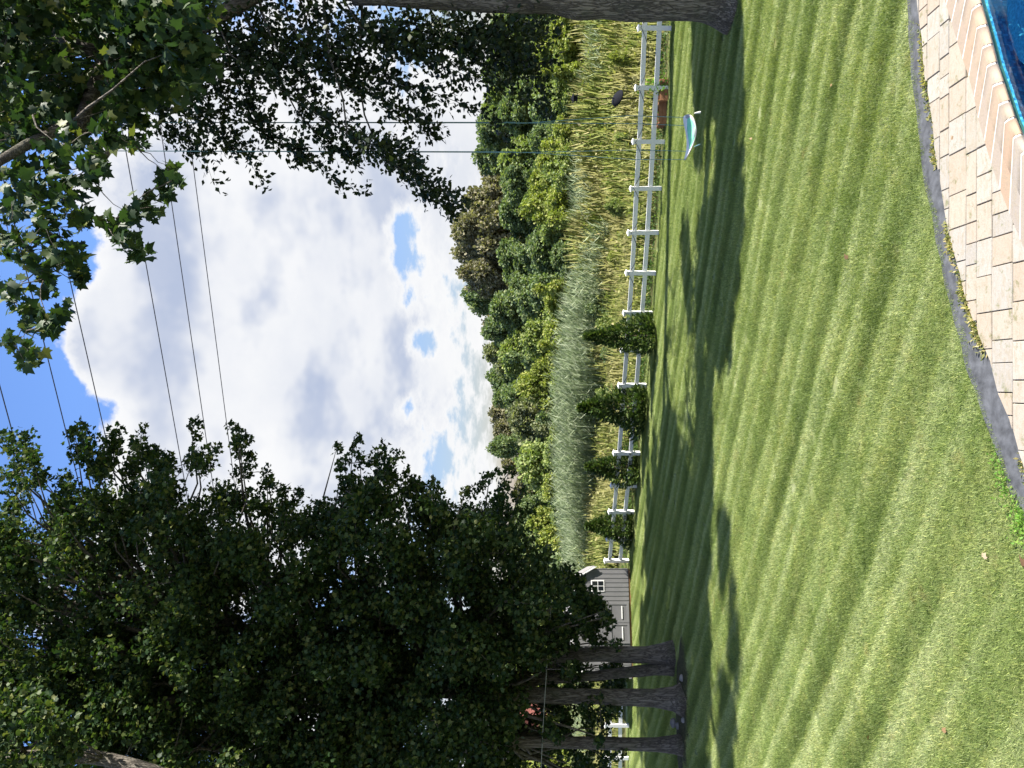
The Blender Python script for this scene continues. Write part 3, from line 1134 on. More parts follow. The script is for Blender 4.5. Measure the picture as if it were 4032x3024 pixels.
def build_fence(points, label, cable=True, first_bits=True):
    base = points[0]
    f = empty('white_fence', (base[0], base[1], 0), label=label, cat='fence')
    rot = []
    for i, (x, y) in enumerate(points):
        j0, j1 = max(i - 1, 0), min(i + 1, len(points) - 1)
        rot.append(math.atan2(points[j1][1] - points[j0][1], points[j1][0] - points[j0][0]))
        p_ = link_mesh('post', PM, None, f)
        p_.location = (x - base[0], y - base[1], random.uniform(-0.015, 0.01))
        p_.rotation_euler = (random.uniform(-.008, .008), random.uniform(-.012, .012), rot[-1])
        c_ = link_mesh('post_cap', CM, None, p_)
    for i in range(len(points) - 1):
        a, b = Vector((*points[i], 0)), Vector((*points[i + 1], 0))
        d_ = (b - a)
        L = d_.length
        ang = math.atan2(d_.y, d_.x)
        for z_ in (0.92, 0.42):
            m_ = MB()
            m_.box((0, 0, 0), (L - 0.10, 0.05, 0.16))
            r_ = m_.build('rail', 'vinyl', f)
            c_ = (a + b) / 2
            r_.location = (c_.x - base[0], c_.y - base[1], z_ + random.uniform(-.01, .01))
            r_.rotation_euler = (0, random.uniform(-.006, .006), ang)
    if cable:
        m_ = MB()
        pts_ = []
        for i in range(len(points) - 1):
            a, b = Vector((*points[i], 1.0)), Vector((*points[i + 1], 1.0))
            nrm = Vector((-(b - a).y, (b - a).x, 0)).normalized()
            nrm = -nrm if nrm.y > 0 else nrm
            for k_ in range(9):
                t_ = k_ / 8
                p_ = a.lerp(b, t_)
                p_.z = 1.06 - 0.30 * (1 - (2 * t_ - 1) ** 2) + 0.02 * math.sin(i * 2.1)
                p_ = p_ + nrm * 0.035
                if k_ in (0, 8):
                    p_ = p_ + nrm * 0.05
                pts_.append((p_.x - base[0], p_.y - base[1], p_.z))
        m_.tube(pts_, 0.009, 5)
        m_.build('light_cable', 'cable', f)
    return f


fx = fpts[:, 0]
pts_main = [(float(x), float(np.polyval(cf, x))) for x in fx]
step = (pts_main[0][0] - pts_main[1][0], pts_main[0][1] - pts_main[1][1])
pts_main = [(pts_main[0][0] + step[0] * k_, pts_main[0][1] + step[1] * k_) for k_ in (2, 1)] + pts_main
build_fence(pts_main, 'white vinyl two-rail fence with capped posts along the reeds')
pl2 = [(-14.6 - 1.6 * k_, 36.4 + 0.12 * k_) for k_ in range(7)]
build_fence(pl2, 'white two-rail fence seen between the dark trunks, left of the shed', cable=False)
print('fence', pts_main[2], pts_main[-1])

# ================================================================== shed
sx0 = gp(2481, 2238)
SHY = sx0.y
SRZ = math.radians(14.0)
shed = empty('garden_shed', (sx0.x - 2.45 * math.cos(SRZ), SHY - 2.45 * math.sin(SRZ), 0), SRZ, label='grey board shed with double doors and white trim behind the dark leaves', cat='shed')
W2, DEP = 2.45, 3.6
prof = [(-W2, 0.10), (W2, 0.10), (W2, 1.75), (W2 - 0.50, 2.55), (0, 2.85), (-W2 + 0.50, 2.55), (-W2, 1.75)]
mb = MB()
nP = len(prof)
mb.add([(x, 0, z) for x, z in prof] + [(x, DEP, z) for x, z in prof],
       [tuple(range(nP)), tuple(range(2 * nP - 1, nP - 1, -1))] + [(i, nP + i, nP + (i + 1) % nP, (i + 1) % nP) for i in range(nP)])
mb.build('wall', 'shed_siding', shed)
mb = MB()
mb.box((0, DEP / 2, 0.05), (2 * W2 - 0.06, DEP - 0.06, 0.10))
mb.build('skid_base', 'cedar', shed)
rprof = [(W2 + 0.08, 1.66), (W2 - 0.46, 2.62), (0, 2.95), (-W2 + 0.46, 2.62), (-W2 - 0.08, 1.66)]
for i in range(4):
    (xa, za), (xb, zb) = rprof[i], rprof[i + 1]
    dx, dz = xb - xa, zb - za
    L = math.hypot(dx, dz)
    nx, nz = dz / L * 0.05, -dx / L * 0.05
    if nz < 0:
        nx, nz = -nx, -nz
    m_ = MB()
    m_.add([(xa, -0.12, za), (xb, -0.12, zb), (xb, DEP + 0.12, zb), (xa, DEP + 0.12, za), (xa + nx, -0.12, za + nz), (xb + nx, -0.12, zb + nz), (xb + nx, DEP + 0.12, zb + nz), (xa + nx, DEP + 0.12, za + nz)],
           [(3, 2, 1, 0), (4, 5, 6, 7), (0, 1, 5, 4), (1, 2, 6, 5), (2, 3, 7, 6), (3, 0, 4, 7)])
    m_.build('roof_panel', 'shingle', shed)
    m_ = MB()
    m_.add([(xa, -0.155, za - 0.09), (xb, -0.155, zb - 0.09), (xb, -0.155, zb + 0.045), (xa, -0.155, za + 0.045),
            (xa, -0.122, za - 0.09), (xb, -0.122, zb - 0.09), (xb, -0.122, zb + 0.045), (xa, -0.122, za + 0.045)],
           [(0, 1, 2, 3), (7, 6, 5, 4), (0, 4, 5, 1), (1, 5, 6, 2), (2, 6, 7, 3), (3, 7, 4, 0)])
    m_.build('rake_board', 'trim_white', shed)
bat = MB()
bat.box((0, 0, 0), (0.035, 0.010, 1.0))
BM = bat.mesh('batten')
BM.materials.append(MAT['shed_siding'])
for k_ in range(25):
    x = -W2 + 0.02 + k_ * (2 * W2 - 0.04) / 24
    if abs(x) < 0.98:
        continue
    zt = 1.72 if abs(x) > W2 - 0.02 else (1.8 if abs(x) > W2 - 0.5 else 2.5)
    o_ = link_mesh('batten', BM, None, shed)
    o_.location = (x, -0.010, (0.12 + zt) / 2)
    o_.scale = (1, 1, zt - 0.14)
for s_ in (-1, 1):
    m_ = MB()
    m_.box((s_ * 0.46, -0.02, 1.02), (0.90, 0.035, 1.80))
    d_ = m_.build('door', 'shed_door', shed)
    for (cx, cz, sx_, sz_) in ((0.46, 0.18, 0.90, 0.10), (0.46, 1.88, 0.90, 0.10), (0.06, 1.02, 0.10, 1.58), (0.86, 1.02, 0.10, 1.58), (0.46, 1.0, 0.70, 0.10)):
        m_ = MB()
        m_.box((s_ * cx, -0.048, cz), (sx_, 0.02, sz_))
        m_.build('door_trim', 'shed_siding', d_)
    m_ = MB()
    m_.box((s_ * 0.46, -0.062, 0.46), (0.58, 0.012, 0.05))
    m_.build('panel_line', 'trim_white', d_)
wx = sx0.x - 2.45
wxl = 2.45 - (sx0.x - gp(2481, 2200 + 385 / 3.687).x)
m_ = MB()
m_.box((wxl, -0.012, 1.55), (0.52, 0.03, 0.62))
w_ = m_.build('window', 'trim_white', shed)
for a_ in (-1, 1):
    for b_ in (-1, 1):
        m_ = MB()
        m_.box((wxl + a_ * 0.115, -0.030, 1.55 + b_ * 0.14), (0.19, 0.012, 0.24))
        m_.build('pane', 'glass_dark', w_)

# ================================================================== trees in the yard
def trunk_mesh(mb, base, top, r0, r1, flare=1.5, n=14, segs=16, bend=(0, 0), seed=0.0, roots=0):
    base, top = Vector(base), Vector(top)
    pts_, rad = [], []
    for i in range(segs + 1):
        t_ = (i / segs) ** 1.3
        p_ = base.lerp(top, t_)
        p_.x += bend[0] * math.sin(math.pi * t_)
        p_.y += bend[1] * math.sin(math.pi * t_)
        p_.x += 0.05 * mnoise.noise(Vector((t_ * 4, seed, 0)))
        p_.z -= 0.06 * (1 - t_)
        pts_.append(p_)
        h_ = (p_.z - base.z)
        rad.append((r0 + (r1 - r0) * t_) * (1 + (flare - 1) * math.exp(-max(h_, 0) / 0.35)))
    mb.tube(pts_, rad, n, 0.22, seed)
    return pts_


# --- grove on the left: crowns sampled through their volume
def left_depth(n_, r):
    return 22.0 + 6.6 * r.random(n_)


DENSE = [(-80, 1130), (60, 1140), (130, 1100), (250, 1050), (420, 1050), (560, 1080), (640, 1130), (720, 1090), (800, 1040), (920, 1060), (1000, 1095), (1100, 1100), (1140, 1190), (1200, 1240),
         (1215, 1300), (1235, 1380), (1190, 1410), (1110, 1440), (1150, 1480), (1100, 1560), (1130, 1700), (-80, 1700)]
r4 = np.random.default_rng(31)
groups = {0: [], 1: [], 2: []}
cen = []
for v_, y_ in rand_in_poly(DENSE, 1250, r4):
    cen.append((v_, y_, 21.5 + 7.6 * r4.random(), 0.40 + 0.35 * r4.random()))
EDGE = [(30, 955, 40), (60, 985, 35), (75, 1035, 40), (20, 1010, 40), (20, 1090, 40), (165, 925, 30), (185, 960, 45), (230, 950, 45), (235, 1000, 50), (300, 945, 32), (300, 990, 45), (345, 970, 32),
        (350, 1010, 45), (420, 915, 16), (420, 940, 20), (440, 985, 45), (470, 960, 22), (505, 925, 16), (515, 950, 25), (525, 1000, 40), (540, 950, 16), (580, 1030, 32), (620, 1080, 30), (600, 1070, 30), (690, 1095, 20),
        (640, 1060, 14), (728, 965, 18), (735, 1000, 22), (745, 1040, 32), (772, 950, 13), (775, 975, 14), (800, 985, 34), (830, 975, 22), (850, 1010, 36), (815, 1030, 36), (895, 1025, 24), (900, 1050, 30), (930, 1045, 16), (940, 1060, 16),
        (1000, 1065, 22), (1030, 1050, 20), (1055, 1030, 16), (1075, 1060, 26), (1095, 1020, 14), (1090, 1040, 20), (1070, 1090, 36), (1115, 1060, 28), (1130, 1100, 28), (150, 1050, 40), (130, 1090, 40),
        (1225, 1235, 14), (1238, 1262, 22), (1250, 1290, 28), (1258, 1330, 34), (1290, 1300, 14), (1300, 1315, 12), (1285, 1345, 24), (1310, 1335, 11), (1318, 1345, 10), (1262, 1372, 28), (1215, 1270, 26), (1215, 1340, 40), (1330, 1388, 10), (1290, 1385, 18),
        (1200, 1460, 34), (1240, 1445, 26), (1190, 1540, 28), (1240, 1480, 22), (1330, 1530, 14), (1300, 1520, 20), (1260, 1525, 24), (1200, 1600, 30), (1290, 1610, 22), (1330, 1640, 18), (1250, 1640, 24)]
for v_, y_, r_ in EDGE:
    k_ = max(2, int(r_ / 8))
    for _ in range(k_):
        cen.append((v_ + r4.normal(0, r_ * 0.42), y_ + r4.normal(0, r_ * 0.42), 23.0 + 3.6 * r4.random(), max(0.22, r_ * 0.0145 * 0.62)))
LOW = [(1090, 1390), (1290, 1395), (1345, 1420), (1340, 1480), (1345, 1550), (1310, 1600), (1330, 1680), (1090, 1680)]
for v_, y_ in rand_in_poly(LOW, 150, r4):
    cen.append((v_, y_, 27.0 + 2.6 * r4.random(), 0.22 + 0.22 * r4.random()))
for v_, y_ in rand_in_poly([(1200, 1215), (1225, 1225), (1262, 1255), (1280, 1290), (1318, 1330), (1300, 1390), (1190, 1400)], 60, r4):
    cen.append((v_, y_, 24.5 + 2.6 * r4.random(), 0.2 + 0.2 * r4.random()))
for v_, y_ in rand_in_poly([(1090, 1500), (1210, 1500), (1200, 1620), (1080, 1620)], 34, r4):
    cen.append((v_, y_, 27.0 + 2.6 * r4.random(), 0.25 + 0.22 * r4.random()))
BASES = [gp(2652, 2578), gp(2693, 2756), gp(2690, 2934)]
tree_names = ['tall twin-stemmed shade tree with dark crown, beside the grey shed', 'tall shade tree with a single stout trunk, middle one of the dark grove', 'tall slim-trunked shade tree at the end of the dark grove away from the shed']
lim = {0: MB(), 1: MB(), 2: MB()}
tree_e = [empty('shade_tree', (b.x, b.y, 0), label=tree_names[i], cat='tree', group='dark shade trees in the grove') for i, b in enumerate(BASES)]
hubs = {0: [], 1: [], 2: []}
for i, b in enumerate(BASES):
    tb = MB()
    if i == 0:
        p0 = trunk_mesh(tb, (0, 0, 0), (-0.2, 0.2, 15.0), 0.28, 0.10, 1.75, seed=1.0)
        p1 = trunk_mesh(tb, (-0.42, -0.05, 0), (-1.0, 0.1, 11.0), 0.19, 0.07, 1.7, bend=(-0.22, 0), seed=3.0)
        hubs[0] = p0[8:] + p1[10:]
    elif i == 1:
        p0 = trunk_mesh(tb, (0, 0, 0), (0.3, 0.4, 15.0), 0.29, 0.10, 1.8, seed=5.0)
        hubs[1] = p0[8:]
    else:
        p0 = trunk_mesh(tb, (0, 0, 0), (0.2, 0.2, 14.0), 0.22, 0.08, 1.7, seed=8.0)
        hubs[2] = p0[8:]
    tb.build('trunk', 'bark_dark', tree_e[i], smooth=True)
allc = {0: [], 1: [], 2: []}
for v_, y_, dep, r_ in cen:
    p_ = q(v_, y_, dep)
    i = int(np.argmin([abs(p_.x - (b.x + o_)) + 0.4 * abs(p_.y - b.y) for b, o_ in zip(BASES, (2.5, -0.4, -2.0))]))
    allc[i].append((p_.x - BASES[i].x, p_.y - BASES[i].y, p_.z, r_))
# crown behind and beyond the frame (top, left)
for _ in range(230):
    i = random.randrange(3)
    p_ = Vector((r4.uniform(-17, -5), r4.uniform(21, 29), r4.uniform(7, 21)))
    if p_.x / p_.y > -0.36 and p_.z < 17:
        continue
    if ((p_.x + 11) / 6.5) ** 2 + ((p_.y - 25) / 5) ** 2 + ((p_.z - 12) / 10) ** 2 > 1:
        continue
    allc[i].append((p_.x - BASES[i].x, p_.y - BASES[i].y, p_.z, 0.7))
for i in range(3):
    A_ = np.array(allc[i])
    cnt = np.maximum(14, (A_[:, 3] / 0.6) ** 2 * 165).astype(int)
    P = clump_points(A_[:, :3], A_[:, 3], cnt, r4, 0.85)
    gA = stamp(P, 0.10 + 0.07 * r4.random(len(P)), T_SMALLMAPLE, (0.25, 0, -0.35), 0.9, (0.2, 0, 0.9), 0.65, r4)
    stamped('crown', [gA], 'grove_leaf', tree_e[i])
    lb = MB()
    hz = [Vector(h_) for h_ in hubs[i]]
    order = np.argsort(-A_[:, 3])
    used = 0
    prim = []
    for k_ in range(0, len(A_), 3):
        c_ = Vector(A_[k_, :3])
        cand = [h_ for h_ in hz if h_.z < c_.z + 1.0] or hz[:2]
        h_ = min(cand, key=lambda h__: (h__ - c_).length + 0.8 * abs(h__.z - c_.z + 1.5))
        L = (c_ - h_).length
        limb(lb, h_, c_, min(0.11, 0.018 * L + 0.012), 0.008, 0.10 * L, 5, 5, 0.25, k_)
        prim.append(c_)
    for k_ in range(1, len(A_), 3):
        c_ = Vector(A_[k_, :3])
        h_ = min(prim, key=lambda h__: (h__ - c_).length)
        limb(lb, h_, c_, 0.018, 0.006, 0.05, 4, 3, 0.2, k_)
    lb.build('limbs', 'bark_dark', tree_e[i], smooth=True)

# mulch bed and stones at the grove's feet
mb = MB()
ring = []
cx, cy = -10.6, 25.0
for k_ in range(40):
    a_ = 2 * math.pi * k_ / 40
    rr_ = 1 + 0.45 * mnoise.noise(Vector((math.cos(a_) * 2, math.sin(a_) * 2, 4)))
    ring.append((cx + 2.5 * rr_ * math.cos(a_) - 0.0, cy + 0.95 * rr_ * math.sin(a_) - 0.12 * math.cos(a_)))
V = [(x, y_, 0.0) for x, y_ in ring] + [(cx + (x - cx) * 0.8, cy + (y_ - cy) * 0.75, 0.05) for x, y_ in ring] + [(cx + (x - cx) * 0.4, cy + (y_ - cy) * 0.4, 0.08) for x, y_ in ring]
Fc = [(i, (i + 1) % 40, 40 + (i + 1) % 40, 40 + i) for i in range(40)] + [(40 + i, 40 + (i + 1) % 40, 80 + (i + 1) % 40, 80 + i) for i in range(40)] + [tuple(range(80, 120))]
mb.add(V, Fc)
mb.build('mulch_bed', 'mulch', smooth=True, label='dark mulch bed around the feet of the shaded trunks', cat='mulch bed')


def rock(name, loc, s, label, seed, mat='stone', group=None):
    bm = bmesh.new()
    bmesh.ops.create_icosphere(bm, subdivisions=2, radius=1.0)
    for v_ in bm.verts:
        k_ = 1 + 0.28 * mnoise.noise(v_.co * 1.4 + Vector((seed, 0, 0)))
        v_.co = Vector((v_.co.x * s[0] * k_, v_.co.y * s[1] * k_, v_.co.z * s[2] * k_))
    me_ = bpy.data.meshes.new(name)
    bm.to_mesh(me_)
    bm.free()
    o_ = link_mesh(name, me_, mat, label=label, cat='rock', group=group)
    o_.location = loc
    return o_


for k_, (x_, y_, s_) in enumerate(((2652, 2845, .17), (2670, 2858, .13), (2690, 2835, .10), (2684, 2670, .12), (2676, 2700, .09))):
    p_ = gp(x_, y_, 0.08)
    rock('garden_rock', p_, (s_, s_ * .8, s_ * .7), 'small grey rock lying in the dark mulch bed', k_ * 3.1, group='rocks in the mulch bed')

# line strung across the grove
mb = MB()
LP = [(2177, 2303, 25.4), (2175, 2330, 25.2), (2161, 2498, 24.6), (2153, 2628, 24.2), (2142, 2797, 23.8), (2133, 2970, 23.3), (2126, 3130, 22.8)]
lpts = [at(*p_) for p_ in LP]
cl = empty('clothes_line', tuple(lpts[0]), label='pale rope line strung in front of the dark trunks', cat='rope')
mb.tube([p_ - lpts[0] for p_ in lpts], 0.014, 6)
mb.build('rope', 'rope_grey', cl)
mb = MB()
kk = lpts[4] - lpts[0]
mb.tube([kk + Vector((-.06, 0, .004)), kk + Vector((-.03, 0, .003)), kk, kk + Vector((.03, 0, .003)), kk + Vector((.06, 0, .004))], [.016, .034, .038, .034, .016], 8)
mb.build('knot', 'rope_grey', cl, smooth=True)

# --- big maple at the right: trunk in view, limbs over the lawn towards the house
mb_base = gp(2880, 12)
mt = empty('maple_tree', (mb_base.x, mb_base.y, 0), label='big grey-barked maple tree with leaves overhanging the lawn by the swing', cat='tree')
MX, MY = mb_base.x, mb_base.y
tb = MB()
tp = trunk_mesh(tb, (0, 0, 0), (0.45, 0.1, 9.5), 0.52, 0.38, 1.32, n=24, segs=30, seed=12.0)
tb.build('trunk', 'bark_grey', mt, smooth=True)
r5 = np.random.default_rng(44)
cent = []
# overhanging leaves seen at the top of the view (near the house)
TOPD = [(-60, -60), (-60, 330), (40, 300), (110, 320), (170, 260), (235, 280), (290, 270), (330, 215), (390, 240), (420, 170), (420, -60)]
for v_, y_ in rand_in_poly(TOPD, 330, r5):
    cent.append((*q(v_, y_, r5.uniform(9.5, 13.2)), r5.uniform(0.24, 0.46), 21))
for v_, y_, r_ in [(150, 300, 30), (225, 290, 30), (200, 370, 38), (215, 330, 30), (140, 410, 38), (288, 305, 14), (368, 368, 14), (372, 385, 14), (350, 402, 10), (355, 415, 10), (290, 465, 26), (312, 440, 16), (325, 455, 12), (245, 495, 30), (185, 470, 38), (270, 520, 18), (300, 540, 9), (296, 525, 10),
                  (105, 470, 42), (45, 440, 40), (50, 545, 38), (120, 545, 36), (160, 590, 20), (95, 615, 28), (30, 640, 36), (100, 690, 26), (60, 690, 28), (30, 735, 18), (52, 772, 18), (65, 760, 14), (10, 730, 14), (150, 555, 26), (20, 500, 34),
                  (70, 400, 40), (20, 370, 40), (110, 350, 36), (95, 700, 18), (165, 555, 14), (130, 670, 14)]:
    k_ = max(2, int(r_ / 6))
    for _ in range(k_):
        cent.append((*q(v_ + r5.normal(0, r_ * 0.4), y_ + r5.normal(0, r_ * 0.4), r5.uniform(8.6, 10.4)), max(0.13, 0.0058 * r_ * 0.9), 6 if r_ < 20 else 9))
cent = np.array(cent)
# the overhang stays on the house side: none of it throws shade on the part of the lawn that lies in full sun
KX, KY = SUN_DIR.x / SUN_DIR.z, SUN_DIR.y / SUN_DIR.z
for k_ in range(len(cent)):
    X_, Y_, Z_ = cent[k_, :3]
    for _ in range(12):
        if X_ - KX * Z_ < -0.56 * (Y_ - KY * Z_) - 0.4 or Y_ < 7.6:
            break
        f_ = 0.95
        X_, Y_, Z_ = X_ * f_, Y_ * f_, H + (Z_ - H) * f_
    cent[k_, :3] = (X_, Y_, Z_)
P = clump_points(cent[:, :3], cent[:, 3], cent[:, 4].astype(int), r5)
P[:, 0] -= MX
P[:, 1] -= MY
gA = stamp(P, 0.09 + 0.075 * r5.random(len(P)), T_MAPLE, (0.1, 0, -0.75), 0.7, (0.1, -0.2, 0.7), 0.75, r5)

# the rest of the crown, above and right of the view: placed where the lawn shows its shade
KX, KY = SUN_DIR.x / SUN_DIR.z, SUN_DIR.y / SUN_DIR.z


def shade_points(px_poly, n_, z0, z1, r, thr=-0.27):
    """crown points whose shadow falls inside a patch of lawn given in overview pixels"""
    poly = [(gp(v_ * Q, y_ * Q).x, gp(v_ * Q, y_ * Q).y) for v_, y_ in px_poly]
    G = rand_in_poly(poly, int(n_ * 1.25), r)
    # gaps between the branches let streaks of sun through
    gapn = np.array([mnoise.noise(Vector((a_[0] * 0.32, a_[1] * 1.15, 2.7))) for a_ in G])
    G = G[gapn > thr]
    G = G + r.normal(0, 0.16, G.shape)
    Z = r.uniform(z0, z1, len(G))
    return np.column_stack([G[:, 0] + KX * Z, G[:, 1] + KY * Z, Z])


SWX, SWYc = at(2704, 530, 21.3).x, 21.3


def shades_swing(P_):
    """True for crown points that would keep the sun off the swing"""
    dx_ = P_[:, 0] - KX * (P_[:, 2] - 0.5) - SWX
    dy_ = P_[:, 1] - KY * (P_[:, 2] - 0.5) - SWYc
    return (np.abs(dx_) < 1.15) & (np.abs(dy_) < 0.85)


SH_A = [(1603, -150), (1600, 120), (1604, 300), (1600, 470), (1588, 640), (1575, 760), (1558, 700), (1548, 560), (1540, 430), (1512, 350), (1500, 150), (1500, -150)]
SH_B = [(1540, 430), (1560, 700), (1572, 770), (1556, 800), (1535, 830), (1526, 700), (1505, 600), (1510, 440)]
SH_C = [(1445, 880), (1470, 950), (1500, 1080), (1530, 1140), (1535, 1300), (1530, 1500), (1530, 1700), (1400, 1700), (1398, 1400), (1392, 1240), (1400, 1130), (1425, 1000)]
SH_D = [(1520, 840), (1532, 900), (1536, 1100), (1524, 1100), (1514, 900)]
SH_E = [(1560, 1110), (1578, 1200), (1590, 1350), (1585, 1480), (1575, 1640), (1590, 1700), (1560, 1700), (1562, 1450), (1572, 1300), (1556, 1200)]
SH_F = [(1480, 420), (1490, 560), (1495, 700), (1488, 700), (1476, 520)]
shade = [shade_points(SH_A, 640, 9.0, 14.5, r5, -0.5), shade_points(SH_B, 90, 10.5, 15, r5)]
S1 = np.concatenate(shade)
inv_ = (np.abs(S1[:, 0] / S1[:, 1]) < 0.47)
S1 = S1[~inv_]
S1 = S1[~shades_swing(S1)]
P2 = clump_points(S1, 0.34, 56, r5)
P2[:, 0] -= MX
P2[:, 1] -= MY
gB = stamp(P2, 0.16 + 0.06 * r5.random(len(P2)), T_SMALLMAPLE, (0, 0, -0.3), 0.9, (0.3, 0, 0.9), 0.5, r5)
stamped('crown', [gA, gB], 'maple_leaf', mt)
lb = MB()
fork = Vector(tp[-1])
hubs_m = [fork]
hi = Vector((1.2, -0.5, 16.0))
hubs_m += limb(lb, fork, hi, 0.30, 0.16, 0.0, 9, 6, 0.15, 61)[2:]
hubs_m += limb(lb, hi, (-3.2, -7.4, 14.5), 0.13, 0.05, 0.8, 8, 8, 0.2, 62)[3:]
for k_, tgt in enumerate([(6.0, -0.6, 13.0), (8.5, 0.5, 12.0), (3.5, 1.5, 15.0), (5.0, 2.5, 12.0)]):
    pp = limb(lb, fork + Vector((0, 0, -0.4 * k_ % 1.2)), tgt, 0.20, 0.055, 0.6, 9, 8, 0.25, 70 + k_)
    hubs_m += pp[3:]
# the limb that crosses the top of the view
la, lbb = q(-20, 360, 9.3), q(150, 268, 9.9)
lcc = q(230, 120, 10.8)
off = Vector((MX, MY, 0))
lb.tube([lcc - off, lbb - off + Vector((0, .2, 0)), lbb - off, (la + lbb) / 2 - off + Vector((0, 0, 0.06)), la - off, la - off + Vector((-.7, -.3, .7))], [.10, .085, .075, .065, .055, .03], 9, 0.15, 3.0)
hubs_m += [la - off, lbb - off, lcc - off]
limb(lb, Vector((-3.2, -7.4, 14.5)), lcc - off, .06, .09, 0.2, 9, 6, 0.2, 5)
cc = np.concatenate([cent[:, :3] - np.array([MX, MY, 0]), S1[::3] - np.array([MX, MY, 0])])
prim = list(hubs_m)
for k_ in range(0, len(cc)):
    c_ = Vector(cc[k_])
    h_ = min(prim, key=lambda h__: (h__ - c_).length)
    L = (c_ - h_).length
    if L < 0.15:
        continue
    limb(lb, h_, c_, min(0.05, 0.010 * L + 0.004), 0.003, 0.06 * L, 4, 4, 0.22, k_)
    prim.append(c_)
lb.build('limbs', 'bark_dark', mt, smooth=True)

# tall trees just outside the view on the right: their shade lies across the lawn
t2 = empty('neighbour_tree', (19.5, 25.5, 0), label='tall leafy tree beyond the maple whose shade reaches the shed, with added overhead canopy', cat='tree')
S2 = np.concatenate([shade_points(SH_C, 800, 16.5, 21.0, r5), shade_points(SH_D, 60, 17, 20, r5), shade_points(SH_E, 120, 18, 22, r5), shade_points(SH_F, 25, 15, 17, r5)])
added_canopy = np.column_stack([r5.uniform(4.5, 17, 4000), r5.uniform(16, 28, 4000), r5.uniform(15.5, 26.5, 4000)])  # unseen overhead canopy, added to cut skylight over the shaded lawn and grove
added_canopy = added_canopy[(added_canopy[:, 2] > 5.4 + 0.67 * added_canopy[:, 1] + 0.9) | (added_canopy[:, 0] / added_canopy[:, 1] > 0.52)]
added_canopy = added_canopy[(added_canopy[:, 0] - KX * added_canopy[:, 2] < -0.53 * (added_canopy[:, 1] - KY * added_canopy[:, 2])) | (added_canopy[:, 1] > 21)][:1050]
S2 = S2[(S2[:, 0] / S2[:, 1]) > 0.44]
S2 = np.concatenate([S2, added_canopy])
S2 = S2[~shades_swing(S2)]
S2[:, 0] -= 19.5
S2[:, 1] -= 25.5
P2 = clump_points(S2, 0.42, 52, r5)
gB = stamp(P2, 0.17 + 0.06 * r5.random(len(P2)), T_SMALLMAPLE, (0, 0, -0.3), 0.9, (0.3, 0, 0.9), 0.5, r5)
stamped('crown', [gB], 'maple_leaf', t2)
tb = MB()
tp2 = trunk_mesh(tb, (0, 0, 0), (-4, -1.5, 22), 0.45, 0.10, 1.4, seed=20)
tb.build('trunk', 'bark_grey', t2, smooth=True)
lb = MB()
for k_ in range(0, len(S2), 4):
    c_ = Vector(S2[k_])
    h_ = min([Vector(p_) for p_ in tp2[8:]], key=lambda h__: (h__ - c_).length + abs(h__.z - c_.z + 3))
    limb(lb, h_, c_, 0.06, 0.008, 0.3, 5, 5, 0.2, k_)
lb.build('limbs', 'bark_grey', t2, smooth=True)

# --- small-leaved drooping branches beside the trunk
wt = empty('drooping_tree', (13.2, 20.5, 0), label='small-leaved tree with drooping leafy sprays hanging beside the maple trunk', cat='tree')
WO = np.array([13.2, 20.5, 0])
tb = MB()
wp_ = trunk_mesh(tb, (0, 0, 0), (-0.6, -0.4, 13), 0.34, 0.10, 1.4, seed=33)
tb.build('trunk', 'bark_dark', wt, smooth=True)
lb = MB()
leafP, leafA = [], []
STR = [[(330, 150), (380, 220), (430, 300), (462, 400)], [(400, 150), (450, 230), (520, 310), (568, 402)], [(420, 130), (500, 230), (610, 310), (700, 370), (785, 415)],
       [(500, 120), (620, 200), (750, 290), (870, 350), (978, 462)], [(600, 110), (720, 170), (850, 250), (962, 268)], [(720, 100), (830, 160), (950, 205), (1060, 250), (1100, 330)],
       [(800, 80), (900, 120), (1000, 160), (1085, 190)], [(900, 60), (1000, 110), (1100, 190), (1185, 245)], [(750, 290), (860, 360), (935, 405), (1008, 432)],
       [(380, 170), (440, 270), (480, 300), (500, 330)], [(520, 200), (570, 290), (640, 330), (655, 345)], [(640, 240), (700, 310), (750, 330), (765, 345)],
       [(560, 130), (680, 230), (800, 310), (880, 320), (900, 365)], [(700, 130), (820, 210), (900, 260), (935, 300)], [(650, 90), (760, 130), (880, 190), (940, 240)],
       [(330, 200), (350, 270), (400, 310), (420, 330)], [(780, 60), (880, 90), (960, 130), (1050, 180)], [(950, 50), (1050, 90), (1130, 130), (1200, 140)],
       [(1000, 60), (1080, 100), (1150, 150), (1170, 215)], [(860, 60), (950, 90), (1040, 110), (1130, 170)], [(820, 330), (900, 400), (960, 440), (970, 460)], [(450, 60), (540, 110), (620, 150), (700, 210)],
       [(360, 60), (440, 110), (520, 170), (560, 240)], [(540, 60), (640, 100), (720, 150), (800, 200)]]
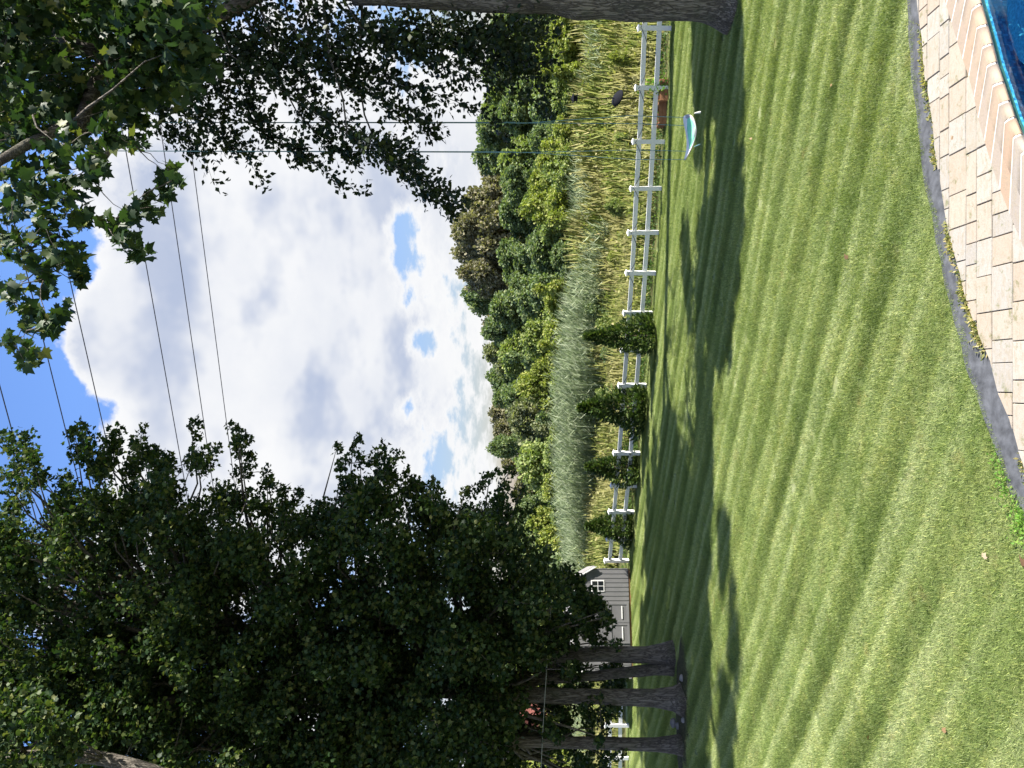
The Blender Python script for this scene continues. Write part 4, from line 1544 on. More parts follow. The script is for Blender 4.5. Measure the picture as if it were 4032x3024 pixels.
for si, s_ in enumerate(STR):
    dep = r5.uniform(19.2, 21.2)
    pl_ = [q(v_, y_, dep + 0.25 * k_) for k_, (v_, y_) in enumerate(s_)]
    # smooth the strand
    fine = []
    for a_, b_ in zip(pl_[:-1], pl_[1:]):
        for t_ in np.linspace(0, 1, 9)[:-1]:
            fine.append(a_.lerp(b_, t_))
    fine.append(pl_[-1])
    lb.tube([p_ - Vector(WO) for p_ in fine], list(np.linspace(0.020, 0.004, len(fine))), 4)
    h_ = min([Vector(p_) for p_ in wp_[8:]], key=lambda h__: (h__ + Vector(WO) - pl_[0]).length)
    limb(lb, h_, pl_[0] - Vector(WO), 0.05, 0.02, 0.5, 5, 6, 0.15, si)
    L = len(fine)
    for k_, p_ in enumerate(fine):
        tpr = 1.0 - 0.72 * k_ / L
        nside = 1 + int(5 * tpr + r5.random())
        for _ in range(nside):
            # side twig with leaves in two rows, drooping
            d_ = Vector((r5.normal(-0.15, 0.6), r5.normal(0, 0.7), r5.normal(-0.35, 0.45))).normalized()
            Lt = (0.20 + 0.75 * tpr * r5.random())
            for u_ in np.arange(0.08, Lt, 0.095):
                pt = p_ + d_ * u_ + Vector((0, 0, -0.25 * u_ * u_))
                leafP.append(tuple(pt - Vector(WO)))
                sd = Vector((r5.normal(), r5.normal(), r5.normal() * 0.5)).normalized()
                leafA.append(tuple((d_ * 0.6 + sd * 0.9 + Vector((0, 0, -0.35))).normalized()))
# dense leafage near the trunk
for v_, y_ in rand_in_poly([(330, -20), (340, 140), (430, 180), (520, 150), (640, 110), (760, 100), (900, 110), (1000, 110), (1100, 130), (1180, 110), (1195, 40), (1000, 35), (800, 20), (500, -20)], 330, r5):
    c_ = q(v_, y_, r5.uniform(19.2, 22.0))
    for _ in range(16):
        pt = c_ + Vector((r5.normal(0, .22), r5.normal(0, .3), r5.normal(0, .22)))
        leafP.append(tuple(pt - Vector(WO)))
        leafA.append(tuple(Vector((r5.normal(-.1), r5.normal(), r5.normal(-.7))).normalized()))
leafP, leafA = np.array(leafP), np.array(leafA)
kp = ~shades_swing(leafP + WO)
leafP, leafA = leafP[kp], leafA[kp]
leafP = leafP + 0.02 * r5.normal(size=leafP.shape)
print('drooping leaves', len(leafP))
lsz = 0.12 + 0.07 * r5.random(len(leafP))
gA = stamp(leafP, lsz, T_OVATE, nrm_bias=(0.1, -0.2, 0.8), nrm_spread=0.6, r=r5, A=leafA, width=lsz * 1.6)
stamped('crown', [gA], 'small_leaf', wt)
lb.build('limbs', 'bark_dark', wt, smooth=True)

# --- one more tree beyond the frame at the left, its limb cuts the upper corner
lt = empty('corner_tree', (-12.5, 19.0, 0), label='limb and leaves of a nearer tree above the grove, at its house side', cat='tree')
tb = MB()
tq = trunk_mesh(tb, (0, 0, 0), (0.3, 0, 11), 0.36, 0.22, 1.4, seed=40)
tb.build('trunk', 'bark_dark', lt, smooth=True)
lb = MB()
OO = Vector((-12.5, 19.0, 0))
lpz = [Vector(tq[-1]), at(640, 3060, 19) - OO, at(540, 3022, 19) - OO, at(420, 2990, 19) - OO, at(280, 2972, 19.2) - OO, at(110, 2975, 19.4) - OO, at(-60, 2990, 19.6) - OO]
lb.tube(lpz, [.22, .20, .19, .175, .16, .13, .10], 10, 0.2, 2.0)
cl_ = []
for v_, y_ in rand_in_poly([(-60, 1480), (60, 1500), (150, 1560), (170, 1640), (130, 1700), (-60, 1700)], 60, r5):
    cl_.append(tuple(q(v_, y_, r5.uniform(17.5, 19)) - OO))
for _ in range(60):
    cl_.append((r5.uniform(-4, 1.5), r5.uniform(-3, 3), r5.uniform(12, 19)))
cl_ = np.array(cl_)
P = clump_points(cl_, 0.45, 34, r5)
stamped('crown', [stamp(P, 0.11 + 0.06 * r5.random(len(P)), T_SMALLMAPLE, (0.2, 0, -.4), .9, (0, 0, .9), .6, r5)], 'grove_leaf', lt)
for k_ in range(0, len(cl_), 2):
    c_ = Vector(cl_[k_])
    h_ = min(lpz, key=lambda h__: (h__ - c_).length)
    limb(lb, h_, c_, 0.035, 0.006, 0.1, 4, 4, 0.2, k_)
lb.build('limbs', 'bark_dark', lt, smooth=True)

# ================================================================== swing
SWY = 21.3
sw0 = at(2704, 446, SWY)
sw1 = at(2702, 622, SWY)
swc = (sw0 + sw1) / 2
sw = empty('sling_swing', (swc.x, swc.y, 0), label='mint green and white sling swing hanging on long teal ropes over the lawn', cat='swing')
zb0 = sw0.z
Ls = (sw0.x - sw1.x)


def sling(u, w):
    """u along (0 right .. 1 left), w across (-1 far/top .. 1 near/bottom)"""
    x = sw0.x - Ls * u
    zc = zb0 - 0.17 * math.sin(math.pi * min(1, u * 1.02)) ** 0.9
    half = 0.02 + 0.235 * (math.sin(math.pi * min(1.0, (u ** 0.72))) ** 0.8) * (1 - 0.45 * u)
    yv = SWY + 0.20 - 0.42 * (w + 1) / 2 * min(1, half * 5)
    z = zc - half * 0.42 * w + 0.05 * w * w * half * 4
    return (x - swc.x, yv - swc.y, z)


def sling_patch(u0, u1, w0, w1, nu, nw, d=0.0):
    V, Fc = [], []
    for i in range(nu + 1):
        for j in range(nw + 1):
            tp_ = max(0.04, math.sin(math.pi * i / nu)) ** 0.5 if d > 0 else 1.0
            wc_ = (w0 + w1) / 2
            p_ = sling(u0 + (u1 - u0) * i / nu, wc_ + (w1 - w0) * (j / nw - 0.5) * tp_)
            V.append((p_[0], p_[1] - d, p_[2] + d * 0.5))
    for i in range(nu):
        for j in range(nw):
            a_ = i * (nw + 1) + j
            Fc.append((a_, a_ + 1, a_ + nw + 2, a_ + nw + 1))
    return V, Fc


def sling_part(name, mat, u0, u1, w0, w1, d):
    V, Fc = sling_patch(u0, u1, w0, w1, 24, 10, d)
    m_ = MB()
    m_.add(V, Fc)
    o_ = m_.build(name, mat, sw, smooth=True)
    md_ = o_.modifiers.new('thick', 'SOLIDIFY')
    md_.thickness = 0.012
    return o_


sling_part('seat_shell', 'sling_white', 0.0, 1.0, -1, 1, 0.0)
sling_part('green_panel', 'sling_green', 0.08, 0.78, -0.80, 0.86, 0.014)
sling_part('grey_patch', 'sling_grey', 0.36, 0.56, 0.42, 0.80, 0.028)
sling_part('grey_end', 'sling_grey', 0.03, 0.11, -0.5, 0.6, 0.014)
for s_ in (-1, 1):
    m_ = MB()
    m_.tube([sling(u_, s_) for u_ in np.linspace(0, 1, 26)], 0.016, 6)
    m_.build('rim', 'sling_grey' if s_ > 0 else 'sling_white', sw, smooth=True)
RJ = [at(2075, 484, SWY), at(2075, 600, SWY)]
RT = [at(440, 482, 20.9), at(440, 594, 20.9)]
cn = [sling(0.04, -0.9), sling(0.22, -0.98), sling(0.80, -1), sling(0.99, 0)]
mid = [at(2480, 455, SWY), at(2480, 486, SWY), at(2500, 590, SWY), at(2500, 628, SWY)]
for k_ in range(4):
    m_ = MB()
    j_ = RJ[0] if k_ < 2 else RJ[1]
    m_.tube([cn[k_], tuple(mid[k_] - Vector((swc.x, swc.y, 0))), tuple(j_ - Vector((swc.x, swc.y, 0)))], 0.009, 5)
    m_.build('corner_rope', 'rope_teal', sw)
for k_ in range(2):
    m_ = MB()
    a_ = RJ[k_] - Vector((swc.x, swc.y, 0))
    b_ = RT[k_] - Vector((swc.x, swc.y, 0))
    m_.tube([a_, (a_ + b_) / 2, b_], 0.013, 5)
    m_.tube([a_ + Vector((0.022, 0.0, 0.3)), (a_ + b_) / 2 + Vector((0.012, 0, 0)), b_ + Vector((0.005, 0.02, 0))], 0.010, 5)
    m_.build('hanging_rope', 'rope_teal', sw)
for k_, (x_, y_, x2, y2) in enumerate(((2734, 446, 2758, 442), (2733, 578, 2757, 568))):
    m_ = MB()
    a_, b_ = at(x_, y_, SWY - .2) - Vector((swc.x, swc.y, 0)), at(x2, y2, SWY - .2) - Vector((swc.x, swc.y, 0))
    m_.tube([a_, a_.lerp(b_, .5), b_], [.012, .028 if k_ == 0 else .014, .03 if k_ == 0 else .012], 6)
    m_.build('rope_tail', 'rope_teal' if k_ else 'sling_white', sw)
# limb that carries the ropes
mbx = MB()
mbx.tube([Vector((MX + 0.9, MY + .1, 11.0)) - off, (RT[0] + Vector((1.0, 0, .2))) - off, RT[0] - off + Vector((0, 0, .08)), RT[1] - off + Vector((0, 0, .08)), RT[1] - off + Vector((-0.25, 0, .2))], [.22, .16, .11, .09, .05], 8, .15, 9)
mbx.build('swing_limb', 'bark_grey', mt, smooth=True)

# ================================================================== planter boxes, bird feeder
for k_, (ya, yb, xb) in enumerate(((310, 395, 2632), (402, 484, 2627))):
    A_, B_ = gp(xb, ya), gp(xb, yb)
    c_ = (A_ + B_) / 2
    L = (A_ - B_).length
    ang = math.atan2(A_.y - B_.y, A_.x - B_.x)
    lab = ['raised cedar planter box at the foot of the vine-wrapped fence post', 'raised cedar planter box left of the pole, emptier and darker inside'][k_]
    bx_ = empty('planter_box', (c_.x, c_.y, 0), ang, label=lab, cat='planter', group='cedar planter boxes')
    D_ = 0.62
    for zz_ in (0.075, 0.225):
        for (cx, cy, sx_, sy_) in ((0, 0.02, L, 0.04), (0, D_ - .02, L, 0.04), (-L / 2 + .02, D_ / 2, 0.04, D_ - .084), (L / 2 - .02, D_ / 2, 0.04, D_ - .084)):
            m_ = MB()
            m_.box((cx, cy, zz_), (sx_, sy_, 0.144))
            m_.build('plank', 'cedar', bx_, bevel=0.006)
    m_ = MB()
    m_.box((0, D_ / 2, 0.09 if k_ else .11), (L - .082, D_ - .082, 0.16))
    m_.build('soil', 'soil', bx_)
r6 = np.random.default_rng(77)
vp = gp(2628, 345)
pl_ = empty('vine', (vp.x, vp.y, 0), label='green leafy vine climbing the fence post above the planter box', cat='plant')
P = np.column_stack([r6.normal(0, .13, 330), r6.normal(-.10, .06, 330), np.abs(r6.normal(0.18, .30, 330))])
stamped('leaves', [stamp(P, .06 + .04 * r6.random(330), T_ROUND, (0, -.3, .1), .8, (0, -.5, .6), .5, r6)], 'weed', pl_)
m_ = MB()
m_.tube([(0, -.1, 0), (.03, -.1, .3), (-.03, -.1, .6), (.02, -.1, .8)], [.012, .01, .008, .004], 5)
m_.build('stem', 'twig', pl_)

fp = gp(2622, 388)
bf = empty('bird_feeder', (fp.x, fp.y, 0), label='black bird feeder on a thin pole with a round squirrel baffle, behind the fence', cat='bird feeder')
fp2 = Vector((fp.x, float(fence_y(fp.x)) + 0.28, 0))
bf.location = fp2
sc_ = fp2.y
m_ = MB()
ptop = at(2270, 388, sc_).z
m_.tube([(0, 0, 0), (0, 0, ptop)], 0.016, 8)
m_.build('pole', 'black_metal', bf)
zb = at(2428, 388, sc_).z
m_ = MB()
rings = [(0.02, 0.14), (0.10, 0.13), (0.20, 0.095), (0.27, 0.03), (0.285, 0.0), (0.265, -0.0), (0.19, 0.06), (0.02, 0.10)]
V, Fc = [], []
for r_, z_ in rings:
    for j in range(24):
        a_ = 2 * math.pi * j / 24
        V.append((r_ * math.cos(a_), r_ * math.sin(a_), zb + z_ - 0.05 + 0.55 * r_ * math.cos(a_ - 1.9)))
for i in range(len(rings) - 1):
    for j in range(24):
        Fc.append((i * 24 + j, i * 24 + (j + 1) % 24, (i + 1) * 24 + (j + 1) % 24, (i + 1) * 24 + j))
m_.add(V, Fc)
m_.build('baffle', 'black_metal', bf, smooth=True)
m_ = MB()
m_.box((0, 0, ptop + 0.05), (0.16, 0.16, 0.13))
m_.box((0, 0, ptop - 0.02), (0.24, 0.24, 0.025))
m_.build('feeder_body', 'black_metal', bf)
m_ = MB()
m_.add([(-.16, -.16, ptop + .115), (.16, -.16, ptop + .115), (.16, .16, ptop + .115), (-.16, .16, ptop + .115), (-.02, 0, ptop + .20), (.02, 0, ptop + .20)],
       [(3, 2, 1, 0), (0, 1, 5, 4), (1, 2, 5), (2, 3, 4, 5), (3, 0, 4)])
m_.build('feeder_roof', 'black_metal', bf)

# ================================================================== evergreens by the fence
def evergreen_meshes(seed, h=2.6, w=0.62):
    r = np.random.default_rng(seed)
    n_ = 3400
    t_ = r.random(n_) ** 1.35
    z = 0.06 + t_ * (h - 0.1)
    env = w * (1 - t_) ** 1.05 * (0.75 + 0.35 * np.minimum(1, t_ * 7))
    az = r.random(n_) * 2 * np.pi
    lump = 1 + 0.28 * np.sin(3 * az + 5 * t_ + seed) + 0.20 * np.sin(5 * az - 9 * t_)
    rad = env * lump * (0.45 + 0.6 * r.random(n_) ** 0.5)
    P_ = np.column_stack([rad * np.cos(az), rad * np.sin(az), z])
    A_ = norm(np.column_stack([np.cos(az) * 0.7, np.sin(az) * 0.7, np.full(n_, 0.75)]) + 0.35 * r.normal(size=(n_, 3)))
    V, Fc, R = stamp(P_, 0.09 + 0.12 * r.random(n_), T_OVATE, nrm_bias=(0, 0, 0.4), nrm_spread=0.7, r=r, A=A_)
    return mesh_np('foliage', V, Fc, R)


EV = [evergreen_meshes(k_) for k_ in (1, 2, 3, 4)]
for k_, (y_, xb, xt, wpx, lab) in enumerate(((1322, 2578, 2300, 175, 'dark evergreen shrub with a tall thin tip, nearest the vine end of the fence'),
                                            (1603, 2543, 2275, 215, 'broadest dark conical evergreen shrub standing before the white fence'),
                                            (1838, 2513, 2305, 175, 'dark conical evergreen shrub, second from the shed along the fence'),
                                            (2070, 2490, 2305, 170, 'dark conical evergreen shrub standing nearest the grey shed'))):
    b = gp(xb, y_)
    b.y -= 0.0
    hgt = (at(xt, y_, b.y).z)
    e_ = empty('evergreen_shrub', (b.x, b.y, 0), k_ * 1.3, label=lab, cat='shrub', group='evergreen shrubs along the fence')
    o_ = link_mesh('foliage', EV[k_], 'evergreen', e_)
    ww = 0.86 * wpx / F * b.y / 2 / 0.62
    o_.scale = (ww, ww, hgt / 2.6)
    m_ = MB()
    m_.tube([(0, 0, -.02), (0, 0, hgt * .8)], [.04, .008], 6)
    m_.build('stem', 'twig', e_)

# ================================================================== beyond the fence
# low ivy at the fence foot
P = []
for x in np.arange(-9.2, 15, 0.012):
    d_ = 0.5 + 0.5 * mnoise.noise(Vector((x * 0.9, 1.2, 0)))
    for _ in range(1 + int(2.2 * d_)):
        P.append((x, float(fence_y(x)) + r6.uniform(0.12, 0.75), abs(r6.normal(0.0, 0.14)) + 0.12 * d_))
P = np.array(P)
stamped('fence_ivy', [stamp(P, .07 + .06 * r6.random(len(P)), T_OVATE, (0, -.3, .3), .9, (0, -.4, .7), .5, r6)], 'ivy', label='low green weeds growing under the bottom fence rail', cat='weeds', kind='stuff')

# meadow grass
n = 62000
X = r6.uniform(-30, 24, n)
D_ = 0.7 + 11.8 * r6.random(n) ** 0.8
P = np.column_stack([X, fence_y(X) + D_, np.zeros(n)])
keep = (np.abs(P[:, 0] / P[:, 1]) < 0.60) & ~((P[:, 0] < -8.3) & (P[:, 0] > -14) & (P[:, 1] < SHY + 3.9)) & ~((np.abs(P[:, 0] - gp(2622, 388).x) < 0.45) & (D_ < 1.3))
P = P[keep]
D_ = D_[keep]
nzv = np.array([mnoise.noise(Vector((p_[0] * 0.35, p_[1] * 0.5, 7.0))) for p_ in P])
hh = (0.55 + 0.095 * D_ + 0.05 * np.clip(P[:, 0] / 10, 0, 1) * D_) * (0.75 + 0.55 * r6.random(len(P))) * (1 + 0.45 * nzv)
ax = norm(np.column_stack([r6.normal(0.18, 0.30, len(P)), r6.normal(-.05, 0.25, len(P)), np.ones(len(P))]))
gA = stamp(P, hh, T_OVATE, nrm_bias=(0.7, -0.8, 0.2), nrm_spread=0.6, r=r6, A=ax, width=0.10 + 0.07 * r6.random(len(P)))
# tufts of leaf at varied heights give the meadow its speckle
k_ = 26000
idx = r6.integers(0, len(P), k_)
Pt = P[idx] + ax[idx] * (hh[idx] * r6.uniform(0.35, 1.0, k_))[:, None]
gB = stamp(Pt, 0.12 + 0.14 * r6.random(k_), T_OVATE, (0.3, 0, 0.5), 0.7, (0, -.5, .6), .5, r6)
stamped('meadow_grass', [gA, gB], 'meadow', label='tall yellow-green meadow grass behind the white fence', cat='tall grass', kind='stuff')

# reeds: stalks with long leaves streaming to one side
RT_PX = [(-100, 1262), (60, 1262), (200, 1256), (300, 1262), (400, 1246), (460, 1242), (560, 1256), (640, 1228), (700, 1216), (800, 1205), (900, 1200), (1000, 1198), (1100, 1202), (1200, 1222), (1300, 1240), (1700, 1240)]
n = 9500
X = r6.uniform(-30, 23, n)
Yr = fence_y(X) + 7.0 + 9.0 * r6.random(n) ** 1.2
nzv = np.array([mnoise.noise(Vector((x * 0.45, y_ * 0.3, 1.0))) for x, y_ in zip(X, Yr)])
yp = (1512 - X / Yr * F) / Q
vt = np.interp(yp, [a_ for a_, b_ in RT_PX], [b_ for a_, b_ in RT_PX])
zt = H + (2030 - vt * Q) / F * (fence_y(X) + 11.5)
dens_gap = ((yp > 700) | (nzv > -0.15 + 0.25 * (yp < 380))) & (r6.random(n) < np.interp(yp, [150, 400, 650], [0.35, 0.65, 1.0]))
nz2 = np.array([mnoise.noise(Vector((x * 1.6, y_ * 0.9, 4.0))) for x, y_ in zip(X, Yr)])
hh = np.maximum(0.9, zt * (0.72 + 0.34 * r6.random(n)) * (1 + 0.12 * nzv + 0.22 * nz2))
X, Yr, hh = X[dens_gap], Yr[dens_gap], hh[dens_gap]
n = len(X)
ax = norm(np.column_stack([r6.normal(0.10, 0.05, n), r6.normal(0, 0.05, n), np.ones(n)]))
base = np.column_stack([X, Yr, np.zeros(n)])
gs = [stamp(base, hh, T_OVATE, nrm_bias=(0.1, -1, 0), nrm_spread=0.2, r=r6, A=ax, width=np.full(n, 0.05))]
for k_ in range(13):
    t_ = 0.16 + 0.82 * (k_ + r6.random(n)) / 13
    Pl = base + ax * (hh * t_)[:, None]
    A_ = norm(np.column_stack([np.abs(r6.normal(0.55, 0.22, n)), r6.normal(-.05, 0.2, n), r6.normal(0.72, 0.16, n)]))
    flip = r6.random(n) < 0.06
    A_[flip, 0] *= -1
    gs.append(stamp(Pl, 0.34 + 0.26 * r6.random(n), T_OVATE, nrm_bias=(0.7, -0.6, 0.5), nrm_spread=0.35, r=r6, A=A_, width=np.full(n, 0.05)))
stamped('reeds', gs, 'reed', label='tall silvery green reeds leaning in the wind behind the meadow', cat='reeds', kind='stuff')

# distant trees and shrubs: a few kinds, copied and varied
def crown_mesh(seed, rx, h0, h1, n_, leaf, shape='round', tm=T_TUFT):
    """crown of unit-ish tree: base at h0, top at h1, radius rx"""
    r = np.random.default_rng(seed)
    lob = []
    nl = 70 if shape == 'round' else 44
    lean = r.normal(0, 0.12, 2) * rx
    for _ in range(nl):
        a_ = r.random() * 2 * np.pi
        t_ = r.random()
        if shape == 'cone':
            rad = rx * (1 - t_) * 0.85 * math.sqrt(r.random())
            lr = rx * (0.14 + 0.16 * r.random())
        else:
            prof_ = math.sqrt(max(0.04, 1 - (1.75 * t_ - 0.75) ** 2))
            rad = rx * 0.86 * prof_ * math.sqrt(r.random()) * (0.75 + 0.5 * r.random())
            lr = rx * (0.10 + 0.20 * r.random() ** 1.6)
        lob.append((rad * math.cos(a_) + lean[0] * t_, rad * math.sin(a_) + lean[1] * t_, h0 + (h1 - h0 - lr * 0.6) * t_ + (0.1 * lr), lr))
    lob = np.array(lob)
    wts = lob[:, 3] ** 2
    cnt = np.maximum(20, (n_ * wts / wts.sum())).astype(int)
    c_ = np.repeat(lob[:, :3], cnt, axis=0)
    rr_ = np.repeat(lob[:, 3], cnt)[:, None]
    off_ = norm(r.normal(size=c_.shape)) * (0.25 + 1.0 * r.random((len(c_), 1)))
    off_[:, 2] *= 1.15
    P_ = c_ + off_ * rr_
    P_ = P_[P_[:, 2] > 0.05]
    A_ = norm(off_[:len(P_)] + np.array([0, 0, -0.1]) + 0.6 * r.normal(size=(len(P_), 3)))
    V, Fc, R = stamp(P_, leaf * (0.7 + 0.7 * r.random(len(P_))), tm, nrm_bias=(0, 0, 0.6), nrm_spread=0.6, r=r, A=A_)
    return mesh_np('crown', V, Fc, R)


def far_trunk_mesh(seed, h_, r_):
    m_ = MB()
    rr_ = random.Random(seed)
    m_.tube([(0, 0, -.1), (rr_.uniform(-.1, .1), 0, h_ * .4), (rr_.uniform(-.25, .25), 0, h_ * .85)], [r_, r_ * .8, r_ * .3], 7)
    for k__ in range(5):
        a_ = rr_.uniform(0, 6.28)
        z_ = h_ * rr_.uniform(.3, .6)
        m_.tube([(0, 0, z_), (math.cos(a_) * h_ * .12, math.sin(a_) * h_ * .12, z_ + h_ * .12), (math.cos(a_) * h_ * .22, math.sin(a_) * h_ * .22, z_ + h_ * .26)], [r_ * .5, r_ * .3, r_ * .08], 5)
    return m_.mesh('trunk', True)


BIG = [crown_mesh(200 + k_, 3.3, 2.2, 10.0, 15000, 0.27) for k_ in range(4)]
THIN = [crown_mesh(230 + k_, 2.3, 3.0, 10.0, 4200, 0.28) for k_ in range(2)]
SHR = [crown_mesh(260 + k_, 2.0, 0.2, 4.4, 8500, 0.175) for k_ in range(4)]
CON = [crown_mesh(290 + k_, 1.6, 0.1, 5.0, 6500, 0.19, 'cone') for k_ in range(2)]
BT = [far_trunk_mesh(k_, 10.0, .22) for k_ in range(3)]
ST = [far_trunk_mesh(30 + k_, 3.6, .10) for k_ in range(2)]
for me_ in BT + ST:
    me_.materials.append(MAT['twig'])


def far_tree(name, crown, trunk, mat, v_top, y_c, depth, width_px, nat_h, nat_r, label, cat, group):
    p_ = q(v_top, y_c, depth)
    hgt = p_.z
    e_ = empty(name, (p_.x, depth, 0), random.uniform(0, 6.28), label=label, cat=cat, group=group)
    e_.scale = (1, 1, 1)
    s_xy = width_px * Q / F * depth / 2 / nat_r
    c_ = bpy.data.objects.new('crown', crown)
    C.objects.link(c_)
    c_.parent = e_
    c_.scale = (s_xy, s_xy, hgt / nat_h)
    if not crown.materials:
        crown.materials.append(MAT['far_green'])
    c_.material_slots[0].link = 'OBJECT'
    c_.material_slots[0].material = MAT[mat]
    t_ = bpy.data.objects.new('trunk', trunk)
    C.objects.link(t_)
    t_.parent = e_
    t_.scale = (s_xy, s_xy, hgt / nat_h)
    return e_


ANCH = [(60, 'right behind the maple trunk'), (180, 'behind the first fence bays by the maple'), (260, 'behind the bird feeder pole'), (380, 'behind the swing ropes'), (520, 'behind the fence bays left of the swing'),
        (660, 'behind the bays before the first evergreen'), (800, 'behind the thin-tipped evergreen'), (950, 'behind the broadest evergreen'), (1060, 'behind the two evergreens by the shed'),
        (1240, 'behind the fence end by the shed'), (1400, 'behind the shed'), (1520, 'behind the twin-stemmed trunk'), (9999, 'behind the last trunks of the grove')]


def near_what(y_):
    return next(t__ for lim__, t__ in ANCH if y_ < lim__)


FG = 'trees of the far tree line'
COLW = {'far_green': 'mid green', 'far_olive': 'brownish olive', 'far_light': 'light green', 'far_yellow': 'yellow-green', 'far_grey': 'grey-green'}
TALL = [(1065, 60, 96, 150, 'far_green'), (1050, 150, 92, 130, 'far_green'), (1045, 215, 98, 110, 'far_light'), (1038, 280, 92, 120, 'far_green'), (1032, 335, 100, 110, 'far_green'),
        (1044, 385, 104, 100, 'far_olive'), (1005, 440, 98, 110, 'far_olive'), (986, 490, 94, 120, 'far_olive'), (990, 545, 98, 110, 'far_olive'), (1000, 600, 94, 100, 'far_olive'), (1078, 560, 86, 120, 'far_green'),
        (1085, 460, 85, 110, 'far_green'), (1010, 640, 100, 90, 'far_green'), (1042, 690, 96, 80, 'far_olive'), (1046, 720, 90, 80, 'far_green'), (1045, 775, 92, 80, 'far_grey'), (1060, 815, 98, 80, 'far_green'),
        (1072, 850, 94, 90, 'far_green'), (1060, 905, 98, 80, 'far_olive'), (1072, 935, 94, 90, 'far_olive'), (1062, 965, 90, 60, 'far_green'), (1085, 1000, 98, 70, 'far_olive'), (1112, 1050, 96, 90, 'far_olive'), (1115, 1110, 94, 90, 'far_green'),
        (1105, 1180, 92, 110, 'far_green'), (1095, 1260, 92, 110, 'far_green'), (1090, 1350, 94, 120, 'far_light'), (1090, 1450, 94, 130, 'far_green'), (1080, 1550, 92, 130, 'far_light'), (1080, 1640, 94, 130, 'far_green'), (1060, -40, 96, 140, 'far_green'),
        (1065, 670, 82, 110, 'far_green'), (1085, 760, 82, 110, 'far_light'), (1090, 860, 84, 110, 'far_green'), (1080, 340, 82, 110, 'far_light'), (1085, 240, 82, 120, 'far_green'), (1090, 400, 80, 100, 'far_green')]
for k_, (v_, y_, d_, w_, mt_) in enumerate(TALL):
    thin = w_ <= 80
    cr = THIN[k_ % 2] if thin and k_ % 2 else BIG[k_ % 4]
    far_tree('woodland_tree', cr, BT[k_ % 3], mt_, v_, y_, d_, w_ * 1.12, 10.0, 2.3 if cr in THIN else 3.3, f'{COLW[mt_]} tall far tree {near_what(y_)}', 'tree', f'{COLW[mt_]} trees of the far tree line')
SH = []
rs = random.Random(3)
yy = -40
while yy < 1700:
    mt_ = rs.choice(['far_yellow', 'far_light', 'far_green', 'far_light', 'far_green', 'far_yellow', 'far_grey'])
    SH.append((rs.uniform(1115, 1165), yy, rs.uniform(60, 70), rs.uniform(60, 125), mt_))
    SH.append((rs.uniform(1165, 1200), yy + 25, rs.uniform(54, 60), rs.uniform(75, 110), rs.choice(['far_yellow', 'far_green', 'far_yellow', 'far_light'])))
    yy += rs.uniform(38, 56)
SH += [(1100, 900, 66, 110, 'far_grey'), (1105, 780, 66, 100, 'far_green'), (1120, 640, 66, 110, 'far_green'), (1125, 560, 70, 90, 'far_green'), (1130, 440, 70, 90, 'far_light')]
for k_, (v_, y_, d_, w_, mt_) in enumerate(SH):
    if k_ % 6 == 3:
        far_tree('young_conifer', CON[k_ % 2], ST[k_ % 2], mt_, v_ - 12, y_, d_, w_ * 0.8, 5.0, 1.6, f'{COLW[mt_]} pointed young conifer beyond the reeds, {near_what(y_)}', 'tree', f'{COLW[mt_]} pointed young trees')
    else:
        far_tree('tall_shrub', SHR[k_ % 4], ST[k_ % 2], mt_, v_, y_, d_, w_ * 1.1, 4.4, 2.0, f'{COLW[mt_]} bushy shrub beyond the reeds, {near_what(y_)}', 'shrub', f'{COLW[mt_]} shrubs behind the reeds')

for k_, (v_, y_, d_, w_, mt_) in enumerate([(1268, 665, 37, 70, 'far_green'), (1292, 700, 36, 50, 'far_light'), (1300, 760, 36, 60, 'far_green'), (1290, 850, 37, 45, 'far_light'), (1315, 560, 34, 40, 'far_yellow'), (1310, 450, 33, 36, 'far_light'), (1330, 300, 31, 30, 'far_light'), (1318, 130, 30, 40, 'far_yellow')]):
    far_tree('meadow_bush', SHR[k_ % 4], ST[k_ % 2], mt_, v_, y_, d_, w_ * 1.1, 4.4, 2.0, f'low {COLW[mt_]} bush in the meadow grass, {near_what(y_)}', 'bush', 'low bushes in the meadow')

# lit shrubs seen between the dark trunks, far left
for k_, (v_, y_, d_, w_, mt_) in enumerate([(1235, 1640, 50, 60, 'far_yellow'), (1225, 1590, 52, 60, 'far_light'), (1215, 1530, 52, 70, 'far_yellow'), (1240, 1470, 50, 50, 'far_light'), (1120, 1680, 50, 90, 'far_yellow'), (1150, 1600, 54, 70, 'far_light')]):
    far_tree('garden_shrub', SHR[k_ % 4], ST[k_ % 2], mt_, v_, y_, d_, w_ * 1.1, 4.4, 2.0, f'sunlit {COLW[mt_]} shrub seen through the gaps between the dark trunks', 'shrub', f'{COLW[mt_]} shrubs behind the grove')

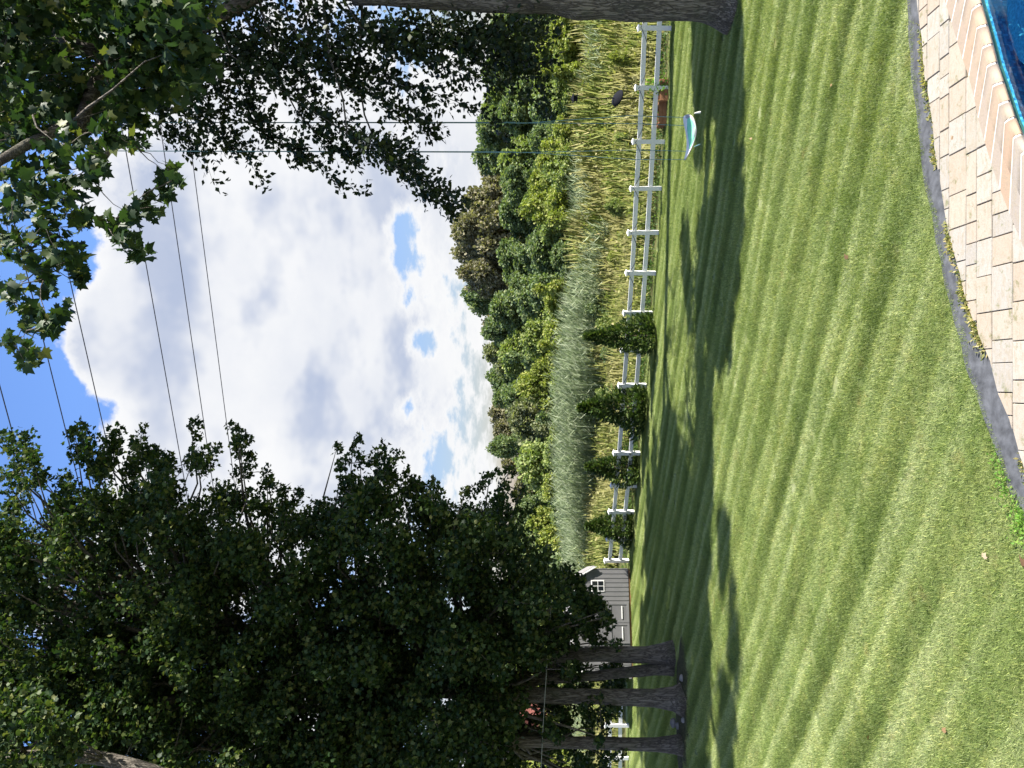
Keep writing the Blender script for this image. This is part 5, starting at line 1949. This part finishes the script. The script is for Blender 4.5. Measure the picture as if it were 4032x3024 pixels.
# ================================================================== house behind the grove
hc = at(2200, 3060, 58)
hs = empty('neighbour_house', (hc.x, 58, 0), label='red brick house with a beige bay, glimpsed behind the grove', cat='house')
mb = MB()
mb.box((0, 4, 2.7), (9, 8, 5.4))
mb.build('wall', 'house_wall', hs)
mb = MB()
mb.add([(-4.9, -.4, 5.4), (4.9, -.4, 5.4), (4.9, 8.4, 5.4), (-4.9, 8.4, 5.4), (-4.9, 4, 8.2), (4.9, 4, 8.2)], [(3, 2, 1, 0), (0, 1, 5, 4), (2, 3, 4, 5), (1, 2, 5), (3, 0, 4)])
mb.build('roof', 'house_roof', hs)
mb = MB()
mb.box((2.6, -0.35, 1.25), (2.6, 0.7, 2.5))
mb.build('bay', 'house_beige', hs)
for (x_, z_) in ((-2.6, 1.6), (-2.6, 4.0), (0, 4.0), (2.6, 4.0)):
    m_ = MB()
    m_.box((x_, -0.02, z_), (1.2, 0.08, 1.4))
    f_ = m_.build('window', 'trim_white', hs)
    m_ = MB()
    m_.box((x_, -0.075, z_), (0.98, 0.03, 1.18))
    m_.build('pane', 'glass_dark', f_)

# ================================================================== power lines
def wire(v0, y0, v1, y1, hgt, name_i):
    def pt(v_, y_):
        d_ = ray(v_ * Q, y_ * Q)
        t_ = (hgt - H) / d_.z
        return Vector((d_.x * t_, d_.y * t_, hgt))
    a_, b_ = pt(v0, y0), pt(v1, y1)
    d_ = (b_ - a_)
    a2, b2 = a_ - d_ * 2.0, b_ + d_ * 2.0
    pts_ = []
    for i in range(25):
        t_ = i / 24
        pts_.append(a2.lerp(b2, t_) + Vector((0, 0, 0)))
    m_ = MB()
    m_.tube(pts_, 0.026, 5)
    lab = ['topmost wire of the lower power line crossing the sky', 'middle wire of the lower power line crossing the sky', 'bottom wire of the lower power line crossing the sky', 'lowest of the three wires of the upper power line', 'middle of the three wires of the upper power line', 'topmost of the three wires of the upper power line'][name_i]
    return m_.build('power_line', 'wire', label=lab, cat='wire', group='power line wires across the sky')


for k_, (v0, y0, v1, y1) in enumerate(((262, 270, 376, 912), (346, 270, 441, 918), (405, 262, 490, 918), (150, 600, 216, 890), (95, 740, 162, 1010), (0, 835, 34, 960))):
    wire(v0, y0, v1, y1, 25.0 if k_ < 3 else 27.0, k_)

ntri = sum(sum(len(p_.vertices) - 2 for p_ in o_.data.polygons) if len(o_.data.polygons) < 20000 else len(o_.data.polygons) for o_ in scene.objects if o_.type == 'MESH')
print('objects', len(scene.objects), 'triangles about', ntri)
